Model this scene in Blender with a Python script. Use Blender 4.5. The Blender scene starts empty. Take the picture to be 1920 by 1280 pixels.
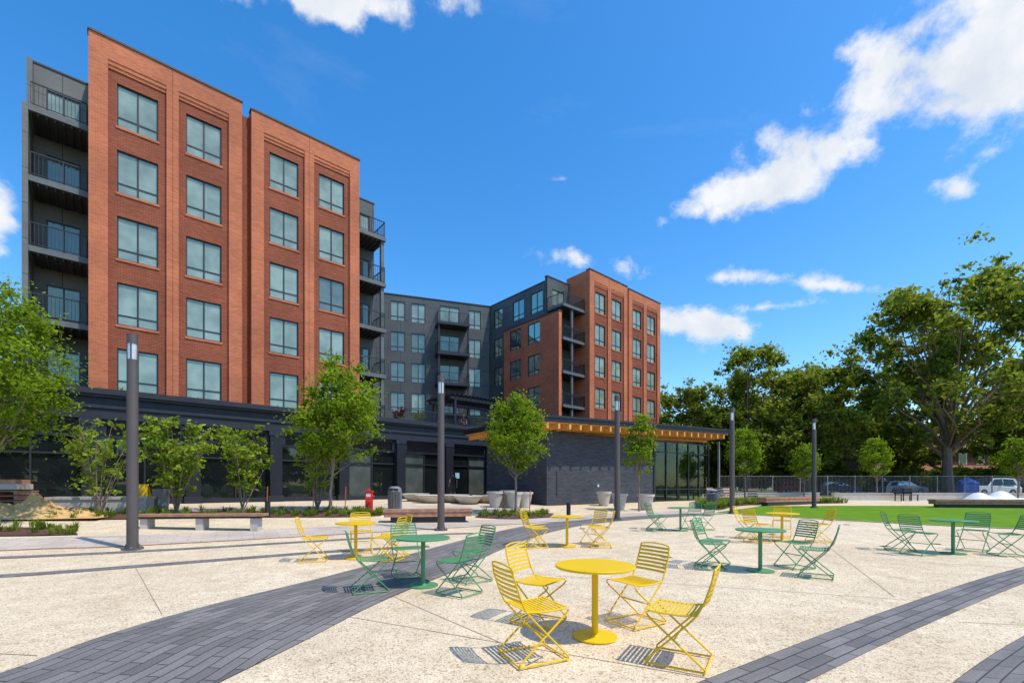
import bpy, math, random
import numpy as np
from mathutils import Vector, Matrix
random.seed(7)
R=math.radians
CA,SA=0.7524,0.6587
BANG=math.atan2(SA,CA)
scene=bpy.context.scene
COL=scene.collection

# ---------------------------------------------------------------- terrain
def g(x,y):
    D=min(max(y,0),42.0)
    r=max(0,D-10)
    b=.01*D+.007*r*r/(r+4)
    v=CA*y-SA*x
    t=min(max((v-12)/14,0),1); s=t*t*(3-2*t)
    return b+(0.7-b)*s
def uv2w(u,v): return (CA*u-SA*v, SA*u+CA*v)

# ---------------------------------------------------------------- materials
def newmat(name):
    m=bpy.data.materials.new(name); m.use_nodes=True
    nt=m.node_tree; nt.nodes.clear()
    out=nt.nodes.new('ShaderNodeOutputMaterial')
    return m,nt,out
def N(nt,t,**k):
    n=nt.nodes.new(t)
    for a,b in k.items():
        if a.startswith('_'): n.inputs[a[1:].replace('_',' ')].default_value=b
        else: setattr(n,a,b)
    return n
def c4(c): return (c[0],c[1],c[2],1)
def mixc(nt,f,a,b,mode='MIX'):
    n=nt.nodes.new('ShaderNodeMix'); n.data_type='RGBA'; n.blend_type=mode
    if isinstance(f,(int,float)): n.inputs[0].default_value=f
    else: nt.links.new(f,n.inputs[0])
    for i,c in ((6,a),(7,b)):
        if isinstance(c,(tuple,list)): n.inputs[i].default_value=c4(c)
        else: nt.links.new(c,n.inputs[i])
    return n.outputs[2]
def noise(nt,vec,scale,detail=4,rough=.6):
    n=N(nt,'ShaderNodeTexNoise'); n.inputs['Scale'].default_value=scale
    n.inputs['Detail'].default_value=detail; n.inputs['Roughness'].default_value=rough
    if vec is not None: nt.links.new(vec,n.inputs['Vector'])
    return n.outputs['Fac']
def ramp(nt,f,p0,p1,c0=(0,0,0),c1=(1,1,1)):
    r=N(nt,'ShaderNodeValToRGB'); e=r.color_ramp.elements
    e[0].position=p0;e[0].color=c4(c0);e[1].position=p1;e[1].color=c4(c1)
    nt.links.new(f,r.inputs[0]); return r.outputs[0]
def simple(name,c,rough=.6,metal=0,var=.15,nscale=3,bump=0,spec=.5):
    m,nt,out=newmat(name)
    p=N(nt,'ShaderNodeBsdfPrincipled'); p.inputs['Roughness'].default_value=rough
    p.inputs['Metallic'].default_value=metal
    p.inputs['Specular IOR Level'].default_value=spec
    tc=N(nt,'ShaderNodeTexCoord').outputs['Object']
    n=noise(nt,tc,nscale)
    a=tuple(x*(1-var) for x in c); b=tuple(min(1,x*(1+var)) for x in c)
    col=ramp(nt,n,.3,.7,a,b)
    nt.links.new(col,p.inputs['Base Color'])
    if bump:
        bp=N(nt,'ShaderNodeBump'); bp.inputs['Strength'].default_value=bump; bp.inputs['Distance'].default_value=.02
        n2=noise(nt,tc,nscale*12); nt.links.new(n2,bp.inputs['Height']); nt.links.new(bp.outputs[0],p.inputs['Normal'])
    nt.links.new(p.outputs[0],out.inputs[0]); return m
def brickmat(name,c1,c2,mortar,bw,bh,ms=.01,rough=.8,var=.25,off=.5,bump=.4,big=.35,tint=(.8,.8,.8)):
    m,nt,out=newmat(name)
    p=N(nt,'ShaderNodeBsdfPrincipled'); p.inputs['Roughness'].default_value=rough
    p.inputs['Specular IOR Level'].default_value=.25
    uv=N(nt,'ShaderNodeTexCoord').outputs['UV']
    b=N(nt,'ShaderNodeTexBrick'); b.offset=off
    nt.links.new(uv,b.inputs['Vector'])
    b.inputs['Color1'].default_value=c4(c1);b.inputs['Color2'].default_value=c4(c2);b.inputs['Mortar'].default_value=c4(mortar)
    b.inputs['Scale'].default_value=1; b.inputs['Brick Width'].default_value=bw;b.inputs['Row Height'].default_value=bh
    b.inputs['Mortar Size'].default_value=ms; b.inputs['Mortar Smooth'].default_value=.3
    n=noise(nt,uv,big,5)
    f=ramp(nt,n,.35,.7,tint,(1.12,1.12,1.12))
    col=mixc(nt,1.0,b.outputs['Color'],f,'MULTIPLY')
    n2=noise(nt,uv,60,2)
    f2=ramp(nt,n2,.3,.7,(1-var,)*3,(1+var*.6,)*3)
    col=mixc(nt,.7,col,mixc(nt,1.0,col,f2,'MULTIPLY'))
    mp_=N(nt,'ShaderNodeMapping'); mp_.inputs['Scale'].default_value=(.5,9,1); nt.links.new(uv,mp_.inputs[0])
    col=mixc(nt,1.0,col,ramp(nt,noise(nt,mp_.outputs[0],1.0,4,.7),.3,.7,(.86,.86,.86),(1.1,1.1,1.1)),'MULTIPLY')
    nt.links.new(col,p.inputs['Base Color'])
    bp=N(nt,'ShaderNodeBump'); bp.inputs['Strength'].default_value=bump; bp.inputs['Distance'].default_value=.01
    bp.invert=True
    nt.links.new(b.outputs['Fac'],bp.inputs['Height']); nt.links.new(bp.outputs[0],p.inputs['Normal'])
    nt.links.new(p.outputs[0],out.inputs[0]); return m
def glassmat(name,diff,gl,fac,rough=.02,trans=0,tt=(.75,.85,.8,1)):
    m,nt,out=newmat(name)
    tc=N(nt,'ShaderNodeTexCoord').outputs['Object']
    d=N(nt,'ShaderNodeBsdfDiffuse')
    n=noise(nt,tc,.9,2)
    col=ramp(nt,n,.35,.65,tuple(x*.75 for x in diff),tuple(x*1.2 for x in diff))
    nt.links.new(col,d.inputs[0])
    gs=N(nt,'ShaderNodeBsdfGlossy'); gs.inputs[0].default_value=c4(gl); gs.inputs['Roughness'].default_value=rough
    bp=N(nt,'ShaderNodeBump'); bp.inputs['Strength'].default_value=.05; bp.inputs['Distance'].default_value=.05
    nt.links.new(noise(nt,tc,1.5,1),bp.inputs['Height']); nt.links.new(bp.outputs[0],gs.inputs['Normal'])
    base=d
    if trans:
        t=N(nt,'ShaderNodeBsdfTransparent'); t.inputs[0].default_value=tt
        mx=N(nt,'ShaderNodeMixShader'); mx.inputs[0].default_value=trans
        nt.links.new(d.outputs[0],mx.inputs[1]);nt.links.new(t.outputs[0],mx.inputs[2]); base=mx
    lw=N(nt,'ShaderNodeLayerWeight'); lw.inputs[0].default_value=.35
    ma=N(nt,'ShaderNodeMath',operation='MULTIPLY_ADD'); ma.inputs[1].default_value=.45; ma.inputs[2].default_value=fac
    nt.links.new(lw.outputs['Fresnel'],ma.inputs[0])
    mx2=N(nt,'ShaderNodeMixShader'); nt.links.new(ma.outputs[0],mx2.inputs[0])
    nt.links.new(base.outputs[0],mx2.inputs[1]);nt.links.new(gs.outputs[0],mx2.inputs[2])
    nt.links.new(mx2.outputs[0],out.inputs[0]); return m
def leafmat(name,dark,light,tf=.42):
    m,nt,out=newmat(name)
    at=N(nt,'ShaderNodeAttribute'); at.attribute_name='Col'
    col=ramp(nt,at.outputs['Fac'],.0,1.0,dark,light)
    d=N(nt,'ShaderNodeBsdfDiffuse'); t=N(nt,'ShaderNodeBsdfTranslucent')
    nt.links.new(col,d.inputs[0])
    tcol=mixc(nt,.5,col,(light[0]*1.5,light[1]*1.4,light[2]*.6))
    nt.links.new(tcol,t.inputs[0])
    mx=N(nt,'ShaderNodeMixShader'); mx.inputs[0].default_value=tf
    nt.links.new(d.outputs[0],mx.inputs[1]);nt.links.new(t.outputs[0],mx.inputs[2])
    nt.links.new(mx.outputs[0],out.inputs[0]); return m

M={}
M['brick']=brickmat('brick_orange',(.64,.185,.075),(.50,.125,.05),(.50,.23,.14),.21,.072,.011,bump=.5)
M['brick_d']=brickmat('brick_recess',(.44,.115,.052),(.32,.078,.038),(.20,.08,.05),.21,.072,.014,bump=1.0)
M['dbrick']=brickmat('brick_charcoal',(.075,.083,.102),(.115,.122,.142),(.025,.028,.036),.30,.075,.010,bump=.9,var=.2)
M['houseb']=brickmat('brick_house',(.16,.06,.04),(.12,.045,.03),(.15,.1,.08),.22,.075,.01)
M['grey']=brickmat('grey_panel',(.105,.118,.118),(.093,.105,.106),(.035,.042,.047),2.4,1.57,.02,bump=.5,var=.05,off=.5,rough=.55)
M['grey_l']=brickmat('grey_panel_light',(.17,.18,.172),(.155,.165,.16),(.06,.07,.07),1.6,1.57,.02,bump=.5,var=.05,off=0,rough=.55)
M['black']=simple('black_metal',(.015,.017,.024),.45,0,.2,2,0,.35)
M['black2']=simple('dark_trim',(.024,.026,.035),.5,0,.15,2,0,.35)
M['louvre']=simple('louvre',(.085,.085,.095),.5,.2,.1,4)
M['rail']=simple('railing_metal',(.02,.022,.025),.45)
M['slab']=simple('balcony_slab',(.10,.115,.12),.6)
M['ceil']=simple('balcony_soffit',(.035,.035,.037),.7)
M['frame']=simple('window_frame',(.02,.022,.024),.4)
M['glass']=glassmat('window_glass',(.25,.315,.265),(.58,.70,.56),.12)
M['glass2']=glassmat('window_glass_dim',(.12,.15,.13),(.58,.70,.60),.15)
M['sglass']=glassmat('shop_glass',(.010,.013,.014),(.6,.75,.66),.05)
M['sglass2']=glassmat('shop_glass_curtained',(.08,.095,.09),(.6,.75,.66),.05)
M['kglass']=glassmat('pavilion_glass',(.012,.02,.016),(.7,.9,.8),.03,trans=.8,tt=(.5,.64,.56,1))
M['coping']=simple('coping',(.03,.027,.025),.5)
M['pole']=simple('lamp_pole_metal',(.12,.10,.092),.5,.3,.08)
M['lens']=glassmat('lamp_lens',(.55,.5,.4),(.9,.9,.9),.25)
M['yellow']=simple('yellow_paint',(.80,.52,.004),.42,0,.04,2,0,.35)
M['green']=simple('green_paint',(.10,.29,.125),.42,0,.05,2,0,.4)
M['wood']=simple('timber',(.40,.20,.12),.6,0,.3,6)
M['orange_wood']=simple('timber_beam',(.75,.36,.08),.55,0,.2,5)
M['concrete']=simple('pale_concrete',(.52,.48,.42),.8,0,.1,3,.2)
M['bark']=simple('bark',(.18,.13,.09),.9,0,.35,8,.5)
M['bark_l']=simple('bark_light',(.26,.20,.15),.9,0,.3,10,.4)
M['leaf']=leafmat('leaf_young',(.06,.125,.010),(.31,.43,.035))
M['leaf_s']=leafmat('leaf_shrub',(.10,.18,.02),(.36,.46,.06))
M['leaf_b']=leafmat('leaf_mature',(.06,.095,.018),(.30,.36,.06),.5)
M['leaf_r']=leafmat('leaf_red',(.08,.015,.02),(.2,.05,.05))
M['grass']=leafmat('grass_blades',(.07,.13,.012),(.28,.36,.06))
M['mulch']=simple('mulch',(.13,.06,.04),.95,0,.5,14,1)
M['steel']=simple('steel_grey',(.26,.26,.265),.45,.3)
M['rust']=simple('corten_edge',(.36,.12,.045),.8,0,.3,5)
M['red']=simple('red_paint',(.66,.03,.02),.4)
M['white']=simple('white_paint',(.75,.75,.73),.5,0,.05)
M['sand']=simple('sand',(.60,.38,.15),.95,0,.3,4,.8)
M['tyre']=simple('tyre',(.02,.02,.02),.8)
M['tile']=simple('roof_tile',(.26,.10,.05),.8,0,.3,6)
M['asphalt']=simple('asphalt',(.07,.07,.072),.9,0,.2,2,.3)
M['skin']=simple('skin',(.30,.16,.10),.55,0,.05)
M['shirt']=simple('black_cloth',(.02,.02,.022),.9)
M['hair']=simple('hair',(.015,.012,.01),.8)
M['shorts']=simple('dark_cloth',(.035,.037,.045),.9)
M['blue']=simple('blue_fabric',(.03,.12,.42),.7)
M['notice']=simple('paper_notice',(.35,.55,.75),.8)

# exposed aggregate plaza
m,nt,out=newmat('exposed_aggregate'); M['plaza']=m
p=N(nt,'ShaderNodeBsdfPrincipled'); p.inputs['Roughness'].default_value=.85; p.inputs['Specular IOR Level'].default_value=.15
tc=N(nt,'ShaderNodeTexCoord').outputs['Object']
base=ramp(nt,noise(nt,tc,.35,5,.6),.3,.7,(.60,.49,.335),(.72,.615,.445))
base=mixc(nt,1.0,base,ramp(nt,noise(nt,tc,2.2,5,.7),.3,.72,(.84,.82,.79),(1.1,1.1,1.1)),'MULTIPLY')
v=N(nt,'ShaderNodeTexVoronoi'); v.inputs['Scale'].default_value=85; nt.links.new(tc,v.inputs['Vector'])
spk=ramp(nt,v.outputs['Color'],.06,.45,(.44,.38,.31),(1.12,1.12,1.12))
base=mixc(nt,1.0,base,spk,'MULTIPLY')
v3=N(nt,'ShaderNodeTexVoronoi'); v3.inputs['Scale'].default_value=34; nt.links.new(tc,v3.inputs['Vector'])
base=mixc(nt,1.0,base,ramp(nt,v3.outputs['Color'],.08,.28,(.74,.69,.62),(1.03,1.03,1.03)),'MULTIPLY')
v4=noise(nt,tc,.9,7,.75)
base=mixc(nt,1.0,base,ramp(nt,v4,.56,.72,(1,1,1),(.84,.81,.77)),'MULTIPLY')
nt.links.new(base,p.inputs['Base Color'])
bp=N(nt,'ShaderNodeBump'); bp.inputs['Strength'].default_value=.5; bp.inputs['Distance'].default_value=.006
nt.links.new(v.outputs['Distance'],bp.inputs['Height']); nt.links.new(bp.outputs[0],p.inputs['Normal'])
nt.links.new(p.outputs[0],out.inputs[0])
M['paver']=brickmat('grey_pavers',(.165,.155,.148),(.255,.238,.225),(.07,.062,.054),.46,.125,.007,bump=.8,var=.3,big=.8)
M['paver_l']=brickmat('pale_pavers',(.60,.51,.42),(.52,.44,.36),(.30,.25,.2),.6,.3,.008,bump=.4,var=.12,big=.6)
M['turf']=simple('artificial_turf',(.12,.235,.012),.95,0,.18,1.5,.6,.1)
M['earth']=simple('grass_ground',(.10,.13,.035),.95,0,.3,.5,.3)

# ---------------------------------------------------------------- mesh builder
class MB:
    def __init__(s,T=None): s.v=[];s.f=[];s.uv=[];s.m=[];s.T=T;s.mats=[];s.sm=[]
    def mi(s,mat):
        mat=M[mat] if isinstance(mat,str) else mat
        if mat not in s.mats: s.mats.append(mat)
        return s.mats.index(mat)
    def quad(s,ps,mat,uv=None,sm=False):
        i=len(s.v); s.v+= [tuple(p) for p in ps]; s.f.append(tuple(range(i,i+len(ps))))
        if uv is None:
            a=Vector(ps[0]);n=(Vector(ps[1])-a).cross(Vector(ps[2])-a)
            ax=max(range(3),key=lambda k:abs(n[k]))
            uv=[((p[0],p[1]) if ax==2 else (p[1],p[2]) if ax==0 else (p[0],p[2])) for p in ps]
        s.uv+=uv; s.m.append(s.mi(mat)); s.sm.append(sm)
    def box(s,x0,x1,y0,y1,z0,z1,mat,X=None):
        c=[(x,y,z) for z in (z0,z1) for y in (y0,y1) for x in (x0,x1)]
        if X: c=[X(p) for p in c]
        for q in ((0,2,3,1),(4,5,7,6),(0,1,5,4),(2,6,7,3),(0,4,6,2),(1,3,7,5)):
            s.quad([c[k] for k in q],mat)
    def tube(s,pts,rad,mat,n=6,cap=True):
        pts=[Vector(p) for p in pts]
        if isinstance(rad,(int,float)): rad=[rad]*len(pts)
        rings=[]
        ref=None
        for i,p in enumerate(pts):
            d=(pts[min(i+1,len(pts)-1)]-pts[max(i-1,0)]).normalized()
            if ref is None: ref=Vector((0,0,1)) if abs(d.z)<.9 else Vector((1,0,0))
            a=d.cross(ref); 
            if a.length<1e-4: a=d.cross(Vector((0,1,0)))
            a.normalize(); b=d.cross(a)
            rings.append([p+(a*math.cos(t)+b*math.sin(t))*rad[i] for t in [2*math.pi*k/n for k in range(n)]])
        for i in range(len(rings)-1):
            for k in range(n):
                s.quad([rings[i][k],rings[i][(k+1)%n],rings[i+1][(k+1)%n],rings[i+1][k]],mat,sm=True)
        if cap:
            s.quad(rings[0][::-1],mat); s.quad(rings[-1],mat)
    def lathe(s,prof,mat,n=24,c=(0,0),sx=1,sy=1):
        for i in range(len(prof)-1):
            (r0,z0),(r1,z1)=prof[i],prof[i+1]
            for k in range(n):
                a,b=2*math.pi*k/n,2*math.pi*(k+1)/n
                ps=[(c[0]+sx*r0*math.cos(a),c[1]+sy*r0*math.sin(a),z0),(c[0]+sx*r0*math.cos(b),c[1]+sy*r0*math.sin(b),z0),
                    (c[0]+sx*r1*math.cos(b),c[1]+sy*r1*math.sin(b),z1),(c[0]+sx*r1*math.cos(a),c[1]+sy*r1*math.sin(a),z1)]
                if r0<1e-5: ps=[ps[0],ps[2],ps[3]]
                elif r1<1e-5: ps=ps[:3]
                s.quad(ps,mat)
    def mesh(s,name):
        me=bpy.data.meshes.new(name)
        v=s.v if s.T is None else [s.T(p) for p in s.v]
        me.from_pydata(v,[],s.f)
        uvl=me.uv_layers.new(name='UVMap')
        uvl.data.foreach_set('uv',[c for p in s.uv for c in p])
        for m_ in s.mats: me.materials.append(m_)
        me.polygons.foreach_set('material_index',s.m)
        me.polygons.foreach_set('use_smooth',s.sm)
        me.update(); return me
    def obj(s,name,parent=None,loc=None,rot=None,weld=False):
        me=s.mesh(name)
        if weld:
            import bmesh
            bm=bmesh.new(); bm.from_mesh(me); bmesh.ops.remove_doubles(bm,verts=bm.verts,dist=1e-4); bm.to_mesh(me); bm.free()
        o=bpy.data.objects.new(name,me); COL.objects.link(o)
        if parent: o.parent=parent
        if loc: o.location=loc
        if rot is not None: o.rotation_euler=(0,0,rot)
        return o
def empty(name,loc=(0,0,0),rot=0):
    e=bpy.data.objects.new(name,None); COL.objects.link(e); e.location=loc; e.rotation_euler=(0,0,rot); e.empty_display_size=.5; return e

# axis helpers for walls: 'f' plane faces -v ; 'l' plane faces -u
def mp(ax,s_,c,z): return (s_,c,z) if ax=='f' else (c,s_,z)
def wall(mb,ax,c,s0,s1,z0,z1,ops,mat,depth=.15,rmat=None):
    rmat=rmat or mat
    ss=sorted(set([s0,s1]+[o[0] for o in ops]+[o[1] for o in ops])); zs=sorted(set([z0,z1]+[o[2] for o in ops]+[o[3] for o in ops]))
    for i in range(len(ss)-1):
        for j in range(len(zs)-1):
            cs,cz=(ss[i]+ss[i+1])/2,(zs[j]+zs[j+1])/2
            if any(o[0]<cs<o[1] and o[2]<cz<o[3] for o in ops): continue
            mb.quad([mp(ax,ss[i],c,zs[j]),mp(ax,ss[i+1],c,zs[j]),mp(ax,ss[i+1],c,zs[j+1]),mp(ax,ss[i],c,zs[j+1])],mat)
    for a,b,d,e in ops:
        for (p,q) in (((a,d),(b,d)),((b,d),(b,e)),((b,e),(a,e)),((a,e),(a,d))):
            mb.quad([mp(ax,p[0],c,p[1]),mp(ax,q[0],c,q[1]),mp(ax,q[0],c+depth,q[1]),mp(ax,p[0],c+depth,p[1])],rmat)
def abox(mb,ax,s0,s1,c0,c1,z0,z1,mat):
    if ax=='f': mb.box(s0,s1,c0,c1,z0,z1,mat)
    else: mb.box(c0,c1,s0,s1,z0,z1,mat)
def window(fr,gl,ax,a,b,z0,z1,c,glass='glass',w=.055):
    d0,d1=c-.06,c
    e=.004
    abox(fr,ax,a+e,a+w,d0,d1,z0+e,z1-e,'frame'); abox(fr,ax,b-w,b-e,d0,d1,z0+e,z1-e,'frame')
    abox(fr,ax,a+w,b-w,d0,d1,z0+e,z0+w,'frame'); abox(fr,ax,a+w,b-w,d0,d1,z1-w,z1-e,'frame')
    m_=(a+b)/2
    abox(fr,ax,m_-w*.6,m_+w*.6,d0+.005,d1,z0+w,z1-w,'frame')
    h=z0+(z1-z0)*.24
    abox(fr,ax,a+w,m_-w*.6,d0+.01,d1,h-.03,h+.03,'frame')
    abox(fr,ax,m_+w*.6,b-w,d0+.01,d1,h-.03,h+.03,'frame')
    gl.quad([mp(ax,a,c-.02,z0),mp(ax,b,c-.02,z0),mp(ax,b,c-.02,z1),mp(ax,a,c-.02,z1)],glass)
def railing(mb,p0,p1,z,h=1.07,sp=.13,mat='rail'):
    p0=Vector((p0[0],p0[1],0));p1=Vector((p1[0],p1[1],0)); L=(p1-p0).length; d=(p1-p0)/L; n=Vector((-d.y,d.x,0))
    def bar(a,b,z0,z1,t):
        q=[p0+d*a-n*t,p0+d*b-n*t,p0+d*b+n*t,p0+d*a+n*t]
        c=[(k.x,k.y,z0) for k in q]+[(k.x,k.y,z1) for k in q]
        for f in ((0,1,5,4),(1,2,6,5),(2,3,7,6),(3,0,4,7),(4,5,6,7),(3,2,1,0)): mb.quad([c[i] for i in f],mat)
    bar(0,L,z+h-.05,z+h,.025); bar(0,L,z+.08,z+.11,.015)
    k=int(L/sp)
    for i in range(k+1):
        a=L*i/k; t=.009 if i%8 else .02
        bar(max(0,a-t),min(L,a+t),z+.11,z+h-.05,t)

F0=6.04; FH=3.14
WZ=[(6.09+FH*k,8.11+FH*k) for k in range(5)]
# ================================================================= APARTMENT BUILDING
apt=empty('apartment_building',(0,0,0),BANG)
def tower(u0,vf=28.8,vb=46,name='brick_tower'):
    mb=MB(); fr=MB(); gl=MB()
    ZT=22.5
    wins=[1.0,3.7,7.65,10.4]
    for (a,b,ws,off) in ((0,6.2,wins[:2],0),(6.7,12.9,wins[2:],.18)):
        c=vf+off
        rec=[(u0+w-.32,u0+w+1.56+.32,5.7+.02,21.55) for w in ws]
        wall(mb,'f',c,u0+a,u0+b,5.7,ZT,rec,'brick',.13)
        for w in ws:
            ops=[(u0+w,u0+w+1.56,z0,z1) for z0,z1 in WZ]
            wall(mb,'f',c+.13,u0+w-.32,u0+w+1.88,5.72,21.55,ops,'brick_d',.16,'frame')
            mb.box(u0+w-.318,u0+w+1.878,c+.035,c+.128,21.36,21.548,'brick')
            mb.box(u0+w-.318,u0+w+1.878,c+.08,c+.128,21.2,21.358,'brick')
            for z0,z1 in WZ:
                window(fr,gl,'f',u0+w,u0+w+1.56,z0,z1,c+.26,'glass' if random.random()<.9 else 'glass2')
                mb.box(u0+w-.05,u0+w+1.61,c+.09,c+.135,z0-.11,z0-.004,'brick')
        for s_ in (a,b):
            mb.quad([(u0+s_,c,5.7),(u0+s_,vf+3,5.7),(u0+s_,vf+3,ZT),(u0+s_,c,ZT)],'brick')
        mb.quad([(u0+a,c+.4,19),(u0+b,c+.4,19),(u0+b,c+.4,ZT),(u0+a,c+.4,ZT)],'brick')
        mb.box(u0+a-.04,u0+b+.04,c-.05,c+.45,ZT,ZT+.09,'coping')
        mid=u0+(ws[0]+ws[1]+1.56)/2
        mb.box(mid-.012,mid+.012,c-.003,c+.01,5.75,ZT-.02,'brick_d')
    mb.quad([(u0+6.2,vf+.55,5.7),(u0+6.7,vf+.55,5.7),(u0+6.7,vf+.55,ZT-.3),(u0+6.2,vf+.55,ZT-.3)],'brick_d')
    mb.box(u0+.02,u0+12.88,vf+.7,vb,5.7,21.2,'grey')
    mb.obj(name+'_walls',apt); fr.obj(name+'_window_frames',apt); gl.obj(name+'_window_panes',apt)
def bay(ua,ub,vf,vb,closed_left=False,closed_right=False,post=None,ztop=21.75,name='balconies'):
    mb=MB();fr=MB();gl=MB();rl=MB()
    ops=[]
    w=ub-ua
    for z0,z1 in WZ: ops.append((ua+w*.22,ua+w*.22+min(1.7,w*.62),z0,z1+.05))
    wall(mb,'f',vb,ua,ub,5.7,ztop,ops,'grey_l' if closed_left else 'grey',.1)
    mb.box(ua,ub,vb+.12,vb+.3,18,ztop-.002,'grey'); mb.box(ua-.03,ub+.03,vb-.04,vb+.34,ztop,ztop+.08,'coping')
    for o in ops:
        window(fr,gl,'f',o[0],o[1],o[2],o[3],vb+.09,'glass' if random.random()<.5 else 'glass2')
    for k in range(5):
        z=F0+FH*k
        mb.box(ua,ub,vf,vb-.003,z-.26,z-.005,'slab')
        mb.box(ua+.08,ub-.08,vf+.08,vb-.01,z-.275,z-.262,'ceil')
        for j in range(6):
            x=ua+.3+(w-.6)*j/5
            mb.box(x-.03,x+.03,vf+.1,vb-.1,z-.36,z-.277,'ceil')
        railing(rl,(ua+.06,vf+.06),(ub-.06,vf+.06),z)
        if not closed_left: railing(rl,(ua+.06,vb-.05),(ua+.06,vf+.12),z)
        if not closed_right: railing(rl,(ub-.06,vf+.12),(ub-.06,vb-.05),z)
    for x in (post or []):
        mb.box(x-.11,x+.11,vf+.14,vf+.34,5.7,F0+FH*4-.28,'slab')
    if closed_left:
        mb.box(ua-.2,ua-.004,vf-.02,vb-.3,5.7,F0+FH*4+.02,'grey_l')
        mb.box(ua-.2,ua-.004,vb-.299,vb+.3,5.7,ztop-.01,'grey_l')
    mb.obj(name,apt);fr.obj(name+'_door_frames',apt);gl.obj(name+'_door_glass',apt);rl.obj(name+'_railings',apt)
tower(-.6,name='west_tower'); tower(35.2,name='east_tower')
bay(-2.6,-.62,29.75,31.7,closed_left=True,name='west_balconies')
bay(12.32,14.5,29.7,31.6,post=[14.3],name='centre_balconies')
bay(32.0,35.18,29.3,31.4,post=[33.4],name='east_tower_balconies')
bay(48.12,49.3,30.2,31.8,name='east_end_balconies')
mb=MB();fr=MB();gl=MB();rl=MB()
mb.box(-2.79,-.62,32.02,46,5.7,21.5,'grey_l')
mb.box(-3.3,-2.82,37.5,47,.7,22.0,'brick'); mb.box(-3.42,-2.8,37.4,47.1,22.0,22.18,'coping')
for k in range(2):
    z=F0+FH*k
    mb.box(-3.9,-3.3,37.8,40,z-.25,z,'slab'); railing(rl,(-3.88,37.8),(-3.3,37.8),z); railing(rl,(-3.88,40),(-3.88,37.8),z)
mb.box(12.32,13.9,31.95,46,5.7,21.5,'grey'); 
mb.box(13.95,14.4,33.2,45,5.7,20.0,'brick')
wg=[(38.1,39.5),(34.7,36.4),(32.0,33.7)]
ops=[(a,b,WZ[4][0],WZ[4][1]) for a,b in wg]+[(38.1,39.5,z0,z1) for z0,z1 in WZ[:4]]
wall(mb,'l',32.0,31.75,40.9,5.7,21.3,ops,'grey',.12,'frame')
for o in ops: window(fr,gl,'l',o[0],o[1],o[2],o[3],32.1,'glass2' if random.random()<.5 else 'glass')
ops=[(a,b,z0,z1) for a,b in wg[1:] for z0,z1 in WZ[:4]]
wall(mb,'l',31.6,29.5,37.4,5.7,17.8,ops,'brick',.12,'frame')
for o in ops: window(fr,gl,'l',o[0],o[1],o[2],o[3],31.71,'glass2' if random.random()<.4 else 'glass')
mb.quad([(31.6,37.4,5.7),(32.0,37.4,5.7),(32.0,37.4,17.8),(31.6,37.4,17.8)],'brick')
mb.quad([(31.6,29.5,5.7),(31.99,29.5,5.7),(31.99,29.5,17.8),(31.6,29.5,17.8)],'brick')
mb.box(31.55,31.998,29.45,37.45,17.8,17.9,'coping')
mb.quad([(31.6,29.5,17.7),(32,29.5,17.7),(32,37.4,17.7),(31.6,37.4,17.7)],'slab')
mb.box(31.96,35.3,31.76,41,21.3,21.42,'coping')
mb.box(32.2,35.22,31.75,46,5.7,21.28,'grey')
mb.box(33.8,34.6,35,37,21.42,21.9,'steel')
mb.box(34.9,48.1,32,46,21.1,21.3,'coping')
A=R(-22.6); OX,OY=31.9,40.2
Tm=lambda p:(OX+p[0]*math.cos(A)-p[1]*math.sin(A),OY+p[0]*math.sin(A)+p[1]*math.cos(A),p[2])
mm=MB(Tm);mf=MB(Tm);mg=MB(Tm);mr=MB(Tm)
cols=[(-19.5,-18),(-17.3,-15.8),(-14.6,-13.1),(-10.6,-9.15),(-8.5,-7.05),(-2.35,-1.0)]
ops=[(a,b,z0,z1) for a,b in cols for z0,z1 in WZ]
bops=[(-5.5,-3.4,z0,z1+.1) for z0,z1 in WZ]
wall(mm,'f',0,-26,0,5.7,21.3,ops+bops,'grey',.12,'frame')
for o in ops+bops: window(mf,mg,'f',o[0],o[1],o[2],o[3],.11,'glass' if random.random()<.6 else 'glass2')
mm.box(-26,0,.3,12,5.7,21.25,'grey'); mm.box(-26,.3,-.06,.4,21.3,21.4,'coping')
for k in range(1,5):
    z=F0+FH*k
    mm.box(-6.0,-2.6,-1.6,-.003,z-.28,z,'black2')
    railing(mr,(-5.95,-1.55),(-2.65,-1.55),z); railing(mr,(-5.95,-.05),(-5.95,-1.5),z); railing(mr,(-2.65,-1.5),(-2.65,-.05),z)
for x in (-5.85,-2.75): mm.box(x-.1,x+.1,-1.45,-1.27,5.7,F0+FH*4-.3,'black2')
mm.obj('middle_wing_walls',apt);mf.obj('middle_wing_window_frames',apt);mg.obj('middle_wing_window_panes',apt);mr.obj('middle_wing_railings',apt)
mb.obj('wing_walls',apt);fr.obj('wing_window_frames',apt);gl.obj('wing_window_panes',apt)
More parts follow.
